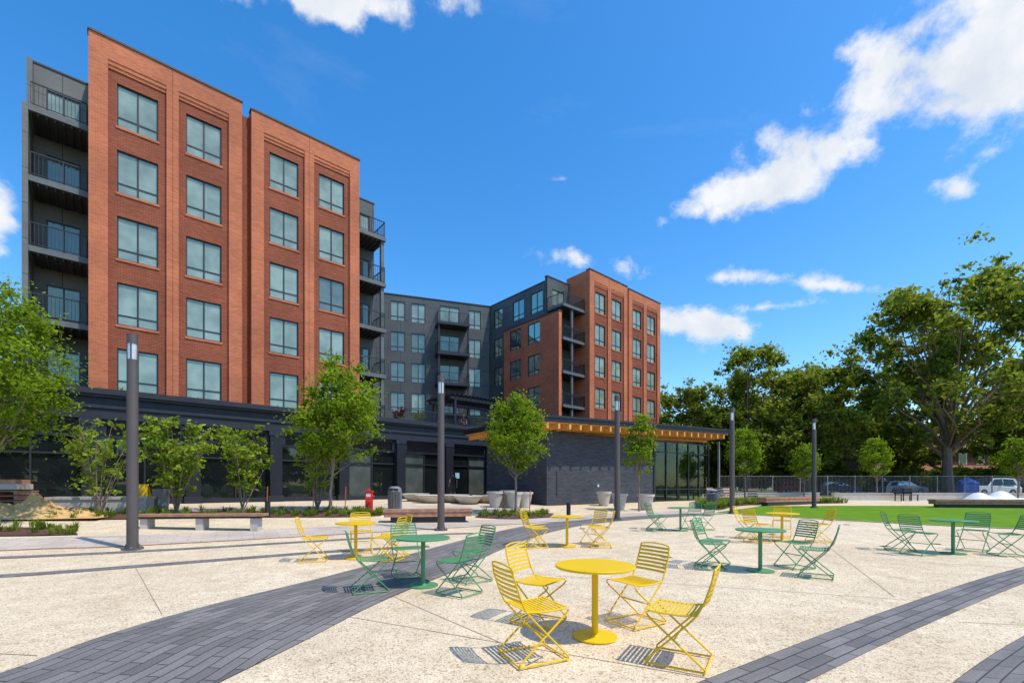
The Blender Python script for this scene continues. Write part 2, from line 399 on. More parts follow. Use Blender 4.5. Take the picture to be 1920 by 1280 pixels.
# podium
pd=MB();pg=MB()
PV=27.6; U0,U1=-16.0,49.0
pd.box(U0,U1,PV+1.6,58,5.3,5.66,'black2')
pd.box(U0,U1,PV+.02,PV+1.6,5.35,5.62,'black2')
pd.box(U0,U1,PV-.02,PV+.3,4.95,5.498,'black')
pd.box(U0,U1,PV-.34,PV+.25,5.62,5.86,'black2')
pd.box(U0,U1,PV-.22,PV+.2,5.5,5.618,'black')
pd.box(U0,U1,PV-.12,PV-.022,5.02,5.16,'black2')
pd.box(U0,U1,PV-.045,PV+.3,4.55,4.948,'black2')
u=14.5-3.75*8
while u<U1:
    pd.box(u-.3,u+.3,PV-.1,PV+.5,.6,4.55,'black')
    pd.box(u-.38,u+.38,PV-.14,PV+.4,.6,1.05,'black2')
    pd.box(u-.36,u+.36,PV-.13,PV+.4,4.3,4.548,'black2')
    a,b=u+.3,u+3.45
    pd.box(a,b,PV+.15,PV+.3,4.4,4.55,'black'); pd.box(a,b,PV+.15,PV+.3,3.72,3.86,'black')
    pd.box(a+.0,b,PV+.26,PV+.3,3.86,4.4,'black')
    for i in range(9):
        z=3.88+i*.058
        pd.quad([(a+.25,PV+.24,z),(b-.25,PV+.24,z),(b-.25,PV+.17,z+.035),(a+.25,PV+.17,z+.035)],'louvre')
    pd.box(a,a+.22,PV+.13,PV+.26,3.86,4.4,'black2');pd.box(b-.22,b,PV+.13,PV+.26,3.86,4.4,'black2')
    n=random.choice([2,3,3])
    for i in range(n):
        x0=a+(b-a)*i/n;x1=a+(b-a)*(i+1)/n
        gm='sglass' if random.random()<.72 else 'sglass2'
        pg.quad([(x0,PV+.3,.7),(x1,PV+.3,.7),(x1,PV+.3,3.72),(x0,PV+.3,3.72)],gm)
        if i: pd.box(x0-.035,x0+.035,PV+.22,PV+.32,.7,3.72,'frame')
    pd.box(a,b,PV+.2,PV+.29,2.95,3.03,'frame')
    pd.box(a,b,PV+.18,PV+.298,.6,.95,'black2')
    u+=3.75
for uu in (5.0,18.9):
    pd.box(uu,uu+.35,PV+.17,PV+.18,2.1,2.5,'notice')
pd.obj('podium_storefront',apt); pg.obj('podium_glass',apt)
railing(rl,(15,PV+.5),(31,PV+.5),5.65,1.1,.14); 
rl.obj('terrace_railings',apt)
pe=MB()
for x in (20.5,24,27.5):
    for y in (30.2,33.2): pe.box(x-.1,x+.1,y-.1,y+.1,5.66,8.3,'black')
pe.box(20,28.4,30.1,30.3,8.3,8.55,'black');pe.box(20,28.4,33.1,33.3,8.3,8.55,'black')
for i in range(22): pe.box(20.1+i*.38,20.18+i*.38,29.6,33.8,8.55,8.68,'black')
pe.obj('terrace_pergola',apt)
pe=MB()
for a,b in ((16,19.5),(22,26)): pe.box(a,b,31.2,32,5.66,6.3,'black2')
pe.obj('terrace_planters',apt)

# ================================================================= PAVILION
KA=R(35); KX,KY,KZ=1.9,25.4,.5
kio=empty('brick_pavilion',(KX,KY,KZ),KA)
kb=MB()
kb.box(0,9.1,0,6.2,-.3,4.08,'dbrick')
kb.box(9.1,15.4,5.6,5.8,-.3,4.1,'orange_wood')
kb.box(10.4,12.2,2.4,4.2,-.2,4.05,'orange_wood')
kb.box(9.1,15.6,-.1,5.8,-.3,.02,'concrete')
kb.box(9.02,9.14,-.06,.0,-.1,4.1,'frame')
kb.box(15.75,15.87,-.6,-.48,-.4,4.3,'steel')
for x in (9.14,10.35,11.6,12.85,14.1,15.3): kb.box(x,x+.09,-.04,.06,0.02,4.08,'frame')
for z in (.02,.8,3.3,4.0): kb.box(9.2,15.39,-.03,.05,z,z+.07,'frame')
for y in (1.2,2.5,3.8,5.1): kb.box(15.33,15.42,y,y+.08,.02,4.08,'frame')
kb.box(3.9,4.0,-.02,-.002,1.0,1.15,'white')
kb.box(.7,.74,-.03,-.002,.5,1.9,'frame')
kb.obj('pavilion_walls',kio)
kg=MB()
kg.quad([(9.15,.02,.05),(15.35,.02,.05),(15.35,.02,4.05),(9.15,.02,4.05)],'kglass')
kg.quad([(15.37,.05,.05),(15.37,5.6,.05),(15.37,5.6,4.05),(15.37,.05,4.05)],'kglass')
kg.obj('pavilion_glass',kio)
kr=MB(lambda p:(p[0],p[1],p[2]+(p[0]+1)*.024))
kr.box(-1.2,16.3,-1.15,7.2,4.42,4.62,'black'); kr.box(-1.25,16.35,-1.2,7.25,4.62,4.74,'black2')
kr.box(-1.12,16.2,-1.05,7.1,4.36,4.418,'orange_wood')
x=-.9
while x<16.1:
    kr.box(x,x+.14,-1.10,7.0,4.06,4.355,'orange_wood'); x+=.78
kr.box(-.2,15.6,.25,.5,3.9,4.058,'orange_wood')
kr.obj('pavilion_roof',kio)

# ================================================================= GROUND
def sheet(name,xs,ys,mat,dz):
    nx,ny=len(xs),len(ys)
    vs=[(x,y,g(x,y)+dz) for y in ys for x in xs]
    fs=[(j*nx+i,j*nx+i+1,(j+1)*nx+i+1,(j+1)*nx+i) for j in range(ny-1) for i in range(nx-1)]
    me=bpy.data.meshes.new(name); me.from_pydata(vs,[],fs); me.materials.append(M[mat])
    me.polygons.foreach_set('use_smooth',[True]*len(fs))
    o=bpy.data.objects.new(name,me); COL.objects.link(o); return o
ar=lambda a,b,s:[a+i*s for i in range(int(round((b-a)/s))+1)]
xs=[-1500,-500,-200,-100,-60]+ar(-45,50,.5)+[60,80,120,200,500,1500]
ys=[-1500,-500,-100,-40,-15]+ar(-6,62,.5)+[75,100,200,500,2500]
sheet('ground',xs,ys,'earth',-.03)
sheet('plaza_paving',ar(-30,48,.5),ar(-6,41,.5),'plaza',0)
sheet('road',[-60,-20]+ar(0,120,4),ar(44,56,4)+[60],'asphalt',-.01)
def cr(pts,n):
    P=[Vector((p[0],p[1])) for p in pts]; P=[2*P[0]-P[1]]+P+[2*P[-1]-P[-2]]
    o=[];m_=len(P)-3
    for i in range(n+1):
        t=i/n*m_; k=min(int(t),m_-1); t-=k; a,b,c,d=P[k:k+4]
        o.append(.5*((2*b)+(c-a)*t+(2*a-5*b+4*c-d)*t*t+(3*b-a-3*c+d)*t**3))
    return o
def band(name,L,Rr,mat,dz,n=60,m_=4):
    a=cr(L,n);b=cr(Rr,n); mb=MB(); s_=0;S=[0]
    for i in range(n): s_+=((a[i+1]+b[i+1])-(a[i]+b[i])).length/2; S.append(s_)
    for i in range(n):
        for j in range(m_):
            ps=[];uv=[]
            for (ii,jj) in ((i,j),(i+1,j),(i+1,j+1),(i,j+1)):
                q=a[ii].lerp(b[ii],jj/m_); ps.append((q.x,q.y,g(q.x,q.y)+dz)); uv.append((S[ii],(a[ii]-b[ii]).length*jj/m_))
            mb.quad(ps,mat,uv,True)
    return mb.obj(name)
def offs(pts,d):
    o=[]
    for i,p in enumerate(pts):
        a=Vector(pts[max(i-1,0)][:2]);b=Vector(pts[min(i+1,len(pts)-1)][:2]); t=(b-a).normalized()
        o.append((p[0]-t.y*d,p[1]+t.x*d))
    return o
band('paver_path',[(-4.5,2.2),(-4.2,3.75),(-4.15,4.75),(-3.82,5.93),(-3.05,7.68),(-2.2,10.0),(-.9,13.3),(.9,16.6),(4.0,19.2),(8.2,21.8)],
     [(-2.6,2.2),(-2.32,3.5),(-2.07,4.5),(-1.7,6.1),(-.95,8.3),(-.0,11.4),(1.3,14.4),(3.1,16.9),(6,19.2),(9.8,21.2)],'paver',.010,120,8)
def line(name,pts,w,mat,dz,n=50,m_=1): return band(name,offs(pts,w/2),offs(pts,-w/2),mat,dz,n,m_)
line('paver_strip',[(-13.5,8.3),(-10.5,9.3),(-7.8,10.6),(-5,12.2),(-2.2,13.6),(-1.1,13.9)],.32,'paver',.006)
line('paver_strip',[(-11.5,6.6),(-8.5,7.7),(-6.3,9.0),(-4.4,10.2),(-2.6,11.0),(-2.0,11.2)],.36,'paver',.006)
line('paver_strip',[(.3,2.6),(1.72,3.53),(4.6,5.4),(8.65,7.85),(13.5,10.4),(19,13)],.46,'paver',.008)
band('paver_path',[(2.2,2.7),(3.3,3.53),(5.2,4.72),(9,6.9),(16,10.3)],[(3.5,2.2),(4.6,3.0),(6.8,4.2),(10.3,6.1),(17,9.4)],'paver',.008,60,6)
J=MB()
M['rust_j']=simple('joint_sealant',(.32,.25,.18),.9)
def joint(p,q,w=.010):
    k=max(2,int((Vector(p)-Vector(q)).length/.5)); d=(Vector(q)-Vector(p)).normalized(); nn=Vector((-d.y,d.x))*w/2
    for i in range(k):
        a=Vector(p).lerp(Vector(q),i/k);b=Vector(p).lerp(Vector(q),(i+1)/k)
        J.quad([(c.x,c.y,g(c.x,c.y)+.004) for c in (a-nn,b-nn,b+nn,a+nn)],'rust_j')
joint((-6.9,8.5),(-4.15,5.5)); joint((-11,5),(-4.3,4.2)); joint((-1.9,5.4),(1.8,3.6)); joint((-.9,8.3),(5.6,6.05)); joint((.5,12.2),(9.5,8.3))
joint((5.2,6.3),(10.5,17)); joint((9.6,8.6),(15,15.5)); joint((3.0,16.0),(14,10.8)); joint((3.9,3.3),(4.0,2.6)); joint((5,5.2),(7.2,4.8));joint((-2,6.8),(0,4.4))
J.obj('paving_joints')
for i,(x,y) in enumerate(((9.0,11.2),(10.6,11.6),(7.6,13.6),(5.0,11.6),(12.6,13.2),(3.2,9.6),(2.3,15.2),(11.9,16.5))):
    mb=MB(); mb.box(-.09,.09,-.09,.09,-.05,.004,'steel'); mb.box(-.075,.075,-.075,.075,.0041,.007,'frame'); mb.obj('ground_socket_cover',None,(x,y,g(x,y)+.004),i)
E=[(-16,7.2),(-10.9,10.1),(-8.7,11.1),(-2.3,15.1),(4.2,18.9),(9.5,21.9)]
line('corten_edging',offs(E,.05),.07,'rust',.007)
band('sidewalk',offs(E,.12),offs(E,1.9),'paver_l',.006,80,4)
band('sidewalk',[(-20,13.4),(-9.8,18.0),(-4,20.5),(1,22.8)],[(-21.5,17),(-11.5,20.6),(-6,23),(-1,25.4)],'paver_l',.006,80,6)
beds={'a':[[(-18,12.6),(-13,14.9),(-9.0,16.7),(-6.3,17.6),(-5.2,18.4)],[(-19,14.6),(-14,17),(-10,18.6),(-7,19.8),(-5.4,19.6)]],
      'b':[[(-15.5,10.9),(-12.6,11.7),(-11.4,12.2)],[(-16.5,12.2),(-13.6,12.9),(-12.2,12.9)]],
      'c':[[(-1.5,18.7),(.2,18.4),(1.6,19.3)],[(-1.2,20.6),(.4,21.2),(1.9,21)]]}
def tuftmesh(mb_pts,name,h,nb,mat,spread=.12,w=.012):
    V=[];Fc=[];C=[]
    for (x,y,z) in mb_pts:
        cv=random.random()
        hh=h*random.uniform(.6,1.25)
        for b in range(nb):
            a=random.uniform(0,6.28); r=random.uniform(0,spread*.5); l=random.uniform(.2,1)*spread*1.6
            bx,by=x+math.cos(a)*r,y+math.sin(a)*r; tx,ty=bx+math.cos(a)*l,by+math.sin(a)*l
            px,py=-math.sin(a)*w,math.cos(a)*w; H=hh*random.uniform(.6,1)
            i=len(V)
            mx,my=bx+math.cos(a)*l*.35,by+math.sin(a)*l*.35
            V+=[(bx-px,by-py,z),(bx+px,by+py,z),(mx+px,my+py,z+H*.7),(mx-px,my-py,z+H*.7),(tx,ty,z+H)]
            Fc+=[(i,i+1,i+2,i+3),(i+3,i+2,i+4)]; C+=[min(1,max(0,cv*.6+random.random()*.4))]*5
    me=bpy.data.meshes.new(name); me.from_pydata(V,[],Fc); me.materials.append(M[mat])
    at=me.attributes.new('Col','FLOAT_COLOR','POINT'); arr=np.ones((len(C),4),dtype=np.float32); arr[:,:3]=np.array(C)[:,None]; at.data.foreach_set('color',arr.ravel())
    o=bpy.data.objects.new(name,me); COL.objects.link(o); return o
def bedpts(L,Rr,n):
    a=cr(L,40);b=cr(Rr,40);o=[]
    for _ in range(n):
        i=random.randrange(41); q=a[i].lerp(b[i],random.uniform(.08,.92)); q+=Vector((random.uniform(-.15,.15),random.uniform(-.1,.1))); o.append((q.x,q.y,g(q.x,q.y)))
    return o
for k,(L,Rr) in beds.items():
    band('mulch_bed',L,Rr,'mulch',.03,40,4)
    tuftmesh(bedpts(L,Rr,{'a':230,'b':36,'c':60}[k]),'ornamental_grass',.3,18,'grass')
LL=[(9.8,22.3),(12.6,18.6),(16.3,15.2),(24,11.5),(34,9)]; LR=[(14.5,27),(18.5,27.5),(24,27.5),(32,27),(44,26)]
band('artificial_lawn',LL,LR,'turf',.02,90,30)
line('lawn_edging',offs(LL,-.06),.1,'concrete',.024)
bl=[[(10.6,23.8),(14.5,28.2),(22,30.5)],[(10.2,26),(13,30.2),(21,33)]]
band('planting_bed',bl[0],bl[1],'mulch',.035,50,6)
tuftmesh(bedpts(bl[0],bl[1],460),'ornamental_grass',.45,18,'grass',.2,.018)

# ================================================================= TREES
def treemesh(name,bark,V,C,leafm,barkm):
    bv=np.array(bark.v,dtype=np.float32).reshape(-1,3); nb=len(bv)
    me=bpy.data.meshes.new(name)
    nl=len(V)
    faces=list(bark.f)
    allv=np.concatenate([bv,V.reshape(-1,3)])
    lt=np.array([len(f) for f in faces]+[4]*nl,dtype=np.int32)
    li=np.concatenate([np.array([i for f in faces for i in f],dtype=np.int32),np.arange(nb,nb+nl*4,dtype=np.int32)])
    ls=np.concatenate([[0],np.cumsum(lt)[:-1]]).astype(np.int32)
    me.vertices.add(len(allv)); me.vertices.foreach_set('co',allv.ravel())
    me.loops.add(len(li)); me.loops.foreach_set('vertex_index',li)
    me.polygons.add(len(lt)); me.polygons.foreach_set('loop_start',ls); me.polygons.foreach_set('loop_total',lt)
    me.materials.append(M[barkm]); me.materials.append(M[leafm])
    me.polygons.foreach_set('material_index',np.concatenate([np.zeros(len(faces),dtype=np.int32),np.ones(nl,dtype=np.int32)]))
    me.polygons.foreach_set('use_smooth',[True]*len(faces)+[False]*nl)
    me.update(calc_edges=True); me.validate()
    at=me.attributes.new('Col','FLOAT_COLOR','POINT')
    arr=np.ones((len(allv),4),dtype=np.float32); arr[nb:,:3]=np.repeat(C,4)[:,None]; at.data.foreach_set('color',arr.ravel())
    return me
def leafquads(rng,cent,rad,per,size,tone):
    n=len(cent); c=np.repeat(cent,per,axis=0); r=np.repeat(rad,per)
    d=rng.normal(size=(n*per,3)); d/=np.linalg.norm(d,axis=1)[:,None]
    rr=np.abs(rng.normal(size=n*per))*.62
    p=c+d*(r*rr)[:,None]*np.array([1.1,1.1,.75])
    nrm=d*.6+rng.normal(size=p.shape)*.7+np.array([0,0,.5]); nrm/=np.linalg.norm(nrm,axis=1)[:,None]
    t=np.cross(nrm,rng.normal(size=p.shape)); t/=np.linalg.norm(t,axis=1)[:,None]; b=np.cross(nrm,t)
    s=size*rng.uniform(.6,1.3,size=len(p))[:,None]
    V=np.stack([p-t*s*.5,p+b*s*.28,p+t*s*.5,p-b*s*.28],axis=1)
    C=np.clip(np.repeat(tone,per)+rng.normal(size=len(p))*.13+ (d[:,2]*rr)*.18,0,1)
    return V.astype(np.float32),C.astype(np.float32)
def make_tree(name,H,th,rx,nc,per,ls,tr,seed,leafm='leaf',barkm='bark_l',top=.55,cr_=(.16,.3),limbs=26,lobe=.22,lean=0,sparse=.45,majors=0,mr=.24):
    rng=np.random.default_rng(seed); rnd=random.Random(seed)
    rz=(H-th)/2; cz=th+rz
    lob=[(rng.uniform(0,6.28),rng.uniform(-.8,.8)) for _ in range(7)]
    def sample(sp):
        d=rng.normal(size=3); d/=np.linalg.norm(d); r=rng.random()**sp
        f=(d[2]*r+1)/2
        prof=(1-top*max(0,f-.25)**1.2)*(0.75+.25*min(1,f*4))
        th_=math.atan2(d[1],d[0])
        k=1+lobe*sum(math.exp(-((math.remainder(th_-a,6.283))**2/.18+(d[2]-b)**2/.12)) for a,b in lob)-lobe*.5
        return np.array([d[0]*r*rx*prof*k+lean*f,d[1]*r*rx*prof*k,cz+d[2]*r*rz*(.92+.12*(k-1))])
    cent=[];rad=[];mc=[]
    if majors:
        while len(mc)<majors:
            p=sample(.36)
            if all(np.linalg.norm(p-q)>rx*mr*.6 for q in mc) or rng.random()<.06: mc.append(p)
        ms_=[rng.uniform(.6,1.4) for _ in mc]
    while len(cent)<nc:
        if majors:
            k=rng.integers(majors); q=mc[k]; d=rng.normal(size=3); d/=np.linalg.norm(d)
            p=q+d*rx*mr*ms_[k]*(abs(rng.normal())*.75)*np.array([1.15,1.15,.7])
        else: p=sample(sparse)
        if p[2]<th*.6: continue
        cent.append(p);rad.append(rx*rng.uniform(*cr_))
    cent=np.array(cent);rad=np.array(rad)
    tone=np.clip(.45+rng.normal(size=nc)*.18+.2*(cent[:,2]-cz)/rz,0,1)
    V,C=leafquads(rng,cent,rad,per,ls,tone)
    mb=MB()
    mid=(rnd.uniform(-.1,.1)*tr*4,rnd.uniform(-.1,.1)*tr*4)
    tp=[(0,0,-.1),(mid[0],mid[1],th*.55),(lean*.4,0,th+rz*.5),(lean*.9,mid[1],H*.86)]
    mb.tube([(0,0,-.1),(0,0,.15)],[tr*1.5,tr*1.1],'bark',8,False)
    mb.tube(tp,[tr*1.1,tr*.85,tr*.45,tr*.08],'bark',8)
    if majors:
        for k,e in enumerate(mc):
            e=Vector(e); hz=th*.75+max(0,(e.z-th))*rnd.uniform(.1,.5); a=Vector((lean*.4*hz/H,0,min(hz,H*.7)))
            m1=a.lerp(e,.35)+Vector((rnd.uniform(-.06,.06)*rx,rnd.uniform(-.06,.06)*rx,.03*rx)); m2=a.lerp(e,.7)+Vector((rnd.uniform(-.05,.05)*rx,rnd.uniform(-.05,.05)*rx,.0))
            r0=tr*.34*(1-hz/H*.7)
            mb.tube([a,m1,m2,e],[r0,r0*.65,r0*.4,r0*.12],'bark',6,False)
            ds=np.linalg.norm(cent-np.array(e),axis=1); near=np.argsort(ds)[:14]
            for j in near[::2]:
                c2=Vector(cent[j]); b0=m2.lerp(e,rnd.random())
                mb.tube([b0,b0.lerp(c2,.5)+Vector((0,0,.02*rx)),c2],[r0*.25,r0*.16,r0*.06],'bark',4,False)
    else:
        idx=rng.choice(nc,min(limbs,nc),replace=False)
        for i in idx:
            e=Vector(cent[i]); hz=th*.8+max(0,(e.z-th))*rnd.uniform(.2,.55); hz=min(hz,H*.75)
            a=Vector((lean*.4*hz/H,0,hz)); m_=a.lerp(e,.5)+Vector((rnd.uniform(-.1,.1)*rx,rnd.uniform(-.1,.1)*rx,-.06*rx))
            r0=tr*.42*(1-hz/H*.6)
            mb.tube([a,m_,e],[r0,r0*.55,r0*.12],'bark',5,False)
            for _ in range(2):
                j=rng.integers(nc); e2=Vector(cent[j])
                if (e2-m_).length<rx*.8: mb.tube([m_,m_.lerp(e2,.5)+Vector((0,0,-.03*rx)),e2],[r0*.4,r0*.25,r0*.06],'bark',4,False)
    return treemesh(name,mb,V,C,leafm,barkm)
def put(name,me,x,y,rot=0,sc=1,z=None):
    o=bpy.data.objects.new(name,me); COL.objects.link(o); o.location=(x,y,g(x,y) if z is None else z); o.rotation_euler=(0,0,rot)
    o.scale=(sc,sc,sc) if isinstance(sc,(int,float)) else sc
    return o
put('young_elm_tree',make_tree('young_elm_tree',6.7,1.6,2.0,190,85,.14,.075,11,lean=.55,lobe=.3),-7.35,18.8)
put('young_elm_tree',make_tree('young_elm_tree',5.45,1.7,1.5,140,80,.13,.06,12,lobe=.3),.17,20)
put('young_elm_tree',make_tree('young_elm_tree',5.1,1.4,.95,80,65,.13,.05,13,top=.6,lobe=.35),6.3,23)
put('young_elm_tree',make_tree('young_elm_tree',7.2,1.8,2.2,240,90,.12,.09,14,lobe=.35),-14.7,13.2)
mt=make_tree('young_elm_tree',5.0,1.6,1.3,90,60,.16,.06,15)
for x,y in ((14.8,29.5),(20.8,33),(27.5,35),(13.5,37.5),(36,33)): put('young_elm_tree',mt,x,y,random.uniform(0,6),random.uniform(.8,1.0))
def make_shrub(name,H,rx,ns,seed,per=26,ls=.12,nc=7,leafm='leaf_s'):
    rng=np.random.default_rng(seed); mb=MB(); cent=[];rad=[]
    for i in range(ns):
        a=i*2.4+rng.uniform(-.3,.3); l=rx*rng.uniform(.35,1); h=H*rng.uniform(.7,1)*(1-.15*l/rx)
        pts=[Vector((math.cos(a)*l*t**1.2+rng.uniform(-.03,.03),math.sin(a)*l*t**1.2+rng.uniform(-.03,.03),h*t)) for t in (0,.3,.6,.85,1)]
        mb.tube(pts,[.022,.017,.012,.007,.003],'bark',5,False)
        for _ in range(nc):
            t=rng.uniform(.3,1); k=min(3,int(t*4)); 
            q=pts[k].lerp(pts[min(k+1,4)],rng.random()); e=q+Vector((rng.normal()*.2,rng.normal()*.2,abs(rng.normal())*.15))
            mb.tube([q,e],[.006,.003],'bark',4,False)
            cent.append(tuple(e)); rad.append(rng.uniform(.14,.3))
    cent=np.array(cent);rad=np.array(rad); tone=np.clip(.5+rng.normal(size=len(cent))*.22,0,1)
    V,C=leafquads(rng,cent,rad,per,ls,tone)
    return treemesh(name,mb,V,C,leafm,'bark_l')
put('serviceberry_shrub',make_shrub('serviceberry_shrub',3.7,1.2,13,1,per=20,ls=.15),-13.9,15.6)
put('serviceberry_shrub',make_shrub('serviceberry_shrub',3.8,1.2,14,2,per=40,nc=9,ls=.16),-12.3,17.0)
put('serviceberry_shrub',make_shrub('serviceberry_shrub',3.6,1.1,13,3,per=38,nc=8,ls=.16),-10.5,18.1)
put('serviceberry_shrub',make_shrub('serviceberry_shrub',3.1,1.0,12,4,per=26,ls=.14),-8.1,19.3)
def uvp(u,v): return uv2w(u,v)
for (u,v,m_,s_) in ((16.4,31.5,'leaf_r',.5),(18.2,31.6,'leaf_b',.45),(24.3,31.6,'leaf_b',.55),(25.6,31.5,'leaf_s',.42),(29.3,31,'leaf_b',.5),(34,28.6,'leaf_b',.28)):
    x,y=uvp(u,v); put('terrace_shrub',make_shrub('terrace_shrub',3.2,1.3,9,int(u*10),per=40,ls=.16,leafm=m_),x,y,0,s_,6.0)
pts=[]
for i in range(420):
    u=random.uniform(-8,33); x,y=uvp(u,PV+random.uniform(.5,1.1)); pts.append((x,y,5.66))
tuftmesh(pts,'green_roof_plants',.42,14,'grass',.16,.016)
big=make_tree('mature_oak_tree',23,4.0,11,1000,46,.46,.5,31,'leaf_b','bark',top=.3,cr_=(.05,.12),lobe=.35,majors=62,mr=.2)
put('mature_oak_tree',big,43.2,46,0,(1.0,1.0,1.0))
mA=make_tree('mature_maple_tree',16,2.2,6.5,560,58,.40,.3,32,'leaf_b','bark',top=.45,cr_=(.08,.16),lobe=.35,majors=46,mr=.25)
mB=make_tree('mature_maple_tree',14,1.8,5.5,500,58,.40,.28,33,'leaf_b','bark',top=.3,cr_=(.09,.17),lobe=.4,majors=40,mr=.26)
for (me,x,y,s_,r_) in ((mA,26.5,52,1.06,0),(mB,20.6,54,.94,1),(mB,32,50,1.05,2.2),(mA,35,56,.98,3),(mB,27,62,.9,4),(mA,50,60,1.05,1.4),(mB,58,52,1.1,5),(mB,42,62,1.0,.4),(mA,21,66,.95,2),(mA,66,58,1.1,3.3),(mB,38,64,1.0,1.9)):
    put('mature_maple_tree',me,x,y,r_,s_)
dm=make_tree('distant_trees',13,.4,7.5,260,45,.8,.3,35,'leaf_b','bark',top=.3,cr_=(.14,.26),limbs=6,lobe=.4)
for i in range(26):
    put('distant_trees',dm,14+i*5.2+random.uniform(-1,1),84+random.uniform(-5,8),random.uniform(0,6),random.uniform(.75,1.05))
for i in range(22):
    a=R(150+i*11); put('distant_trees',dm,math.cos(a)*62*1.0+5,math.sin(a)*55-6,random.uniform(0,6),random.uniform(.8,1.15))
hs_=make_tree('hedge_shrub',3.6,.2,2.4,80,60,.34,.08,36,'leaf_b','bark',top=.2,cr_=(.18,.32),limbs=8,lobe=.4)
for i in range(17):
    x=19+i*3.1+random.uniform(-.8,.8)
    put('hedge_shrub',hs_,x,61+random.uniform(-1.5,2),random.uniform(0,6),random.uniform(.7,1.15))

# ================================================================= STREET LAMPS
lm=MB()
def cyl(mb,r0,r1,z0,z1,mat,n=20):
    for k in range(n):
        a,b=2*math.pi*k/n,2*math.pi*(k+1)/n
        mb.quad([(r0*math.cos(a),r0*math.sin(a),z0),(r0*math.cos(b),r0*math.sin(b),z0),(r1*math.cos(b),r1*math.sin(b),z1),(r1*math.cos(a),r1*math.sin(a),z1)],mat,sm=False)
    mb.quad([(r0*math.cos(2*math.pi*k/n),r0*math.sin(2*math.pi*k/n),z0) for k in range(n)][::-1],mat)
    mb.quad([(r1*math.cos(2*math.pi*k/n),r1*math.sin(2*math.pi*k/n),z1) for k in range(n)],mat)
cyl(lm,.21,.21,-.05,.035,'pole',32); cyl(lm,.135,.13,.035,.12,'pole',32); cyl(lm,.112,.106,.12,4.32,'pole',32)
cyl(lm,.09,.09,4.32,4.68,'lens',32); cyl(lm,.03,.03,4.33,4.67,'white',8)
for a in range(4):
    t=a*math.pi/2+.4; x,y=.095*math.cos(t),.095*math.sin(t); lm.box(x-.01,x+.01,y-.01,y+.01,4.32,4.68,'pole')
cyl(lm,.106,.106,4.68,4.9,'pole',32)
for i in range(6):
    t=i*math.pi/3; x,y=.175*math.cos(t),.175*math.sin(t); lm.box(x-.015,x+.015,y-.015,y+.015,.035,.07,'steel')
lme=lm.mesh('street_lamp')
for x,y in ((-8.67,10.6),(-2.25,14.7),(4.15,18.3),(10.2,21.5),(16.6,25.5)): put('street_lamp',lme,x,y)

# ================================================================= TABLES & CHAIRS
def chair_mesh(mat):
    mb=MB(); w=.215; r=.009
    for sgn in (-1,1):
        y=w*sgn
        mb.tube([(-.31,y*.93,.84),(-.29,y,.74),(-.235,y,.58),(-.185,y,.475),(-.12,y,.40),(.235,y,.035),(.235,y,.012)],r,mat,6)
        mb.tube([(-.185,y,.468),(-.05,y,.452),(.12,y,.455),(.2,y,.462),(.235,y,.445),(.2,y,.40),(-.24,y,.035),(-.24,y,.012)],r,mat,6)
        mb.tube([(-.24,y,.012),(.235,y,.012)],r,mat,6)
    for x in (-.24,.235): mb.tube([(x,-w,.012),(x,w,.012)],r,mat,6)
    mb.tube([(.005,-w,.237),(.005,w,.237)],r*.9,mat,6)
    mb.tube([(-.31,-w*.93,.84),(-.322,-w*.5,.855),(-.326,0,.86),(-.322,w*.5,.855),(-.31,w*.93,.84)],r,mat,6)
    for i in range(7):
        t=i/6; z=.56+t*.25; x=-.23-.07*t**.9
        for a,b in ((-1,-.5),(-.5,0),(0,.5),(.5,1)):
            bx=lambda q:x-.018*(1-q*q)
            h=.012
            y0,y1=a*w,b*w
            p=[(bx(a),y0,z-h),(bx(b),y1,z-h),(bx(b)-.004,y1,z+h),(bx(a)-.004,y0,z+h)]
            q=[(c[0]-.005,c[1],c[2]) for c in p]
            mb.quad(p,mat);mb.quad(q[::-1],mat)
            mb.quad([p[3],p[2],q[2],q[3]],mat);mb.quad([p[1],p[0],q[0],q[1]],mat)
    for i in range(11):
        x=-.165+i*.038; z=.466-.012*math.sin(min(1,i/10)*math.pi)
        mb.box(x-.012,x+.012,-w,w,z-.003,z+.003,mat)
    return mb.mesh('bistro_chair')
def table_mesh(mat):
    mb=MB()
    n=48
    def disc(r0,r1,z0,z1): cyl(mb,r0,r1,z0,z1,mat,n)
    disc(.392,.4,.700,.706); disc(.4,.4,.7061,.722); disc(.4,.394,.7221,.727)
    cyl(mb,.033,.033,.02,.70,mat,16); cyl(mb,.09,.09,.688,.699,mat,16)
    cyl(mb,.225,.222,.0,.014,mat,32); cyl(mb,.05,.04,.0145,.03,mat,16)
    return mb.mesh('bistro_table')
CM={c:chair_mesh(c) for c in ('yellow','green')}; TM={c:table_mesh(c) for c in ('yellow','green')}
def table(c,x,y,chairs):
    put('bistro_table',TM[c],x,y,0,1,g(x,y)+.006)
    for (cx,cy,rot) in chairs:
        a=math.atan2(y-cy,x-cx)+R(rot); put('bistro_chair',CM[c],cx,cy,a,1,g(cx,cy)+.010)
table('yellow',.84,4.70,[(.19,4.16,-14),(1.46,4.06,16),(.30,5.2,10),(1.38,5.18,-10)])
def auto(c,x,y,angs,r=.72):
    table(c,x,y,[(x+r*math.cos(R(a)),y+r*math.sin(R(a)),random.uniform(-12,12)) for a in angs])
auto('green',-1.34,7.0,[205,-40,120,25],.78)
auto('green',4.36,8.15,[165,-40,135,20],.82)
auto('yellow',1.33,11.2,[170,195,-10,30],.8)
auto('yellow',-3.2,9.5,[205,100,20,-20],.78)
auto('yellow',7.1,12.2,[200,140,-15,60],.85)
auto('green',5.3,14.6,[190,150,10,45],.8)
auto('green',9.6,10.1,[150,190,-20,25],.9)

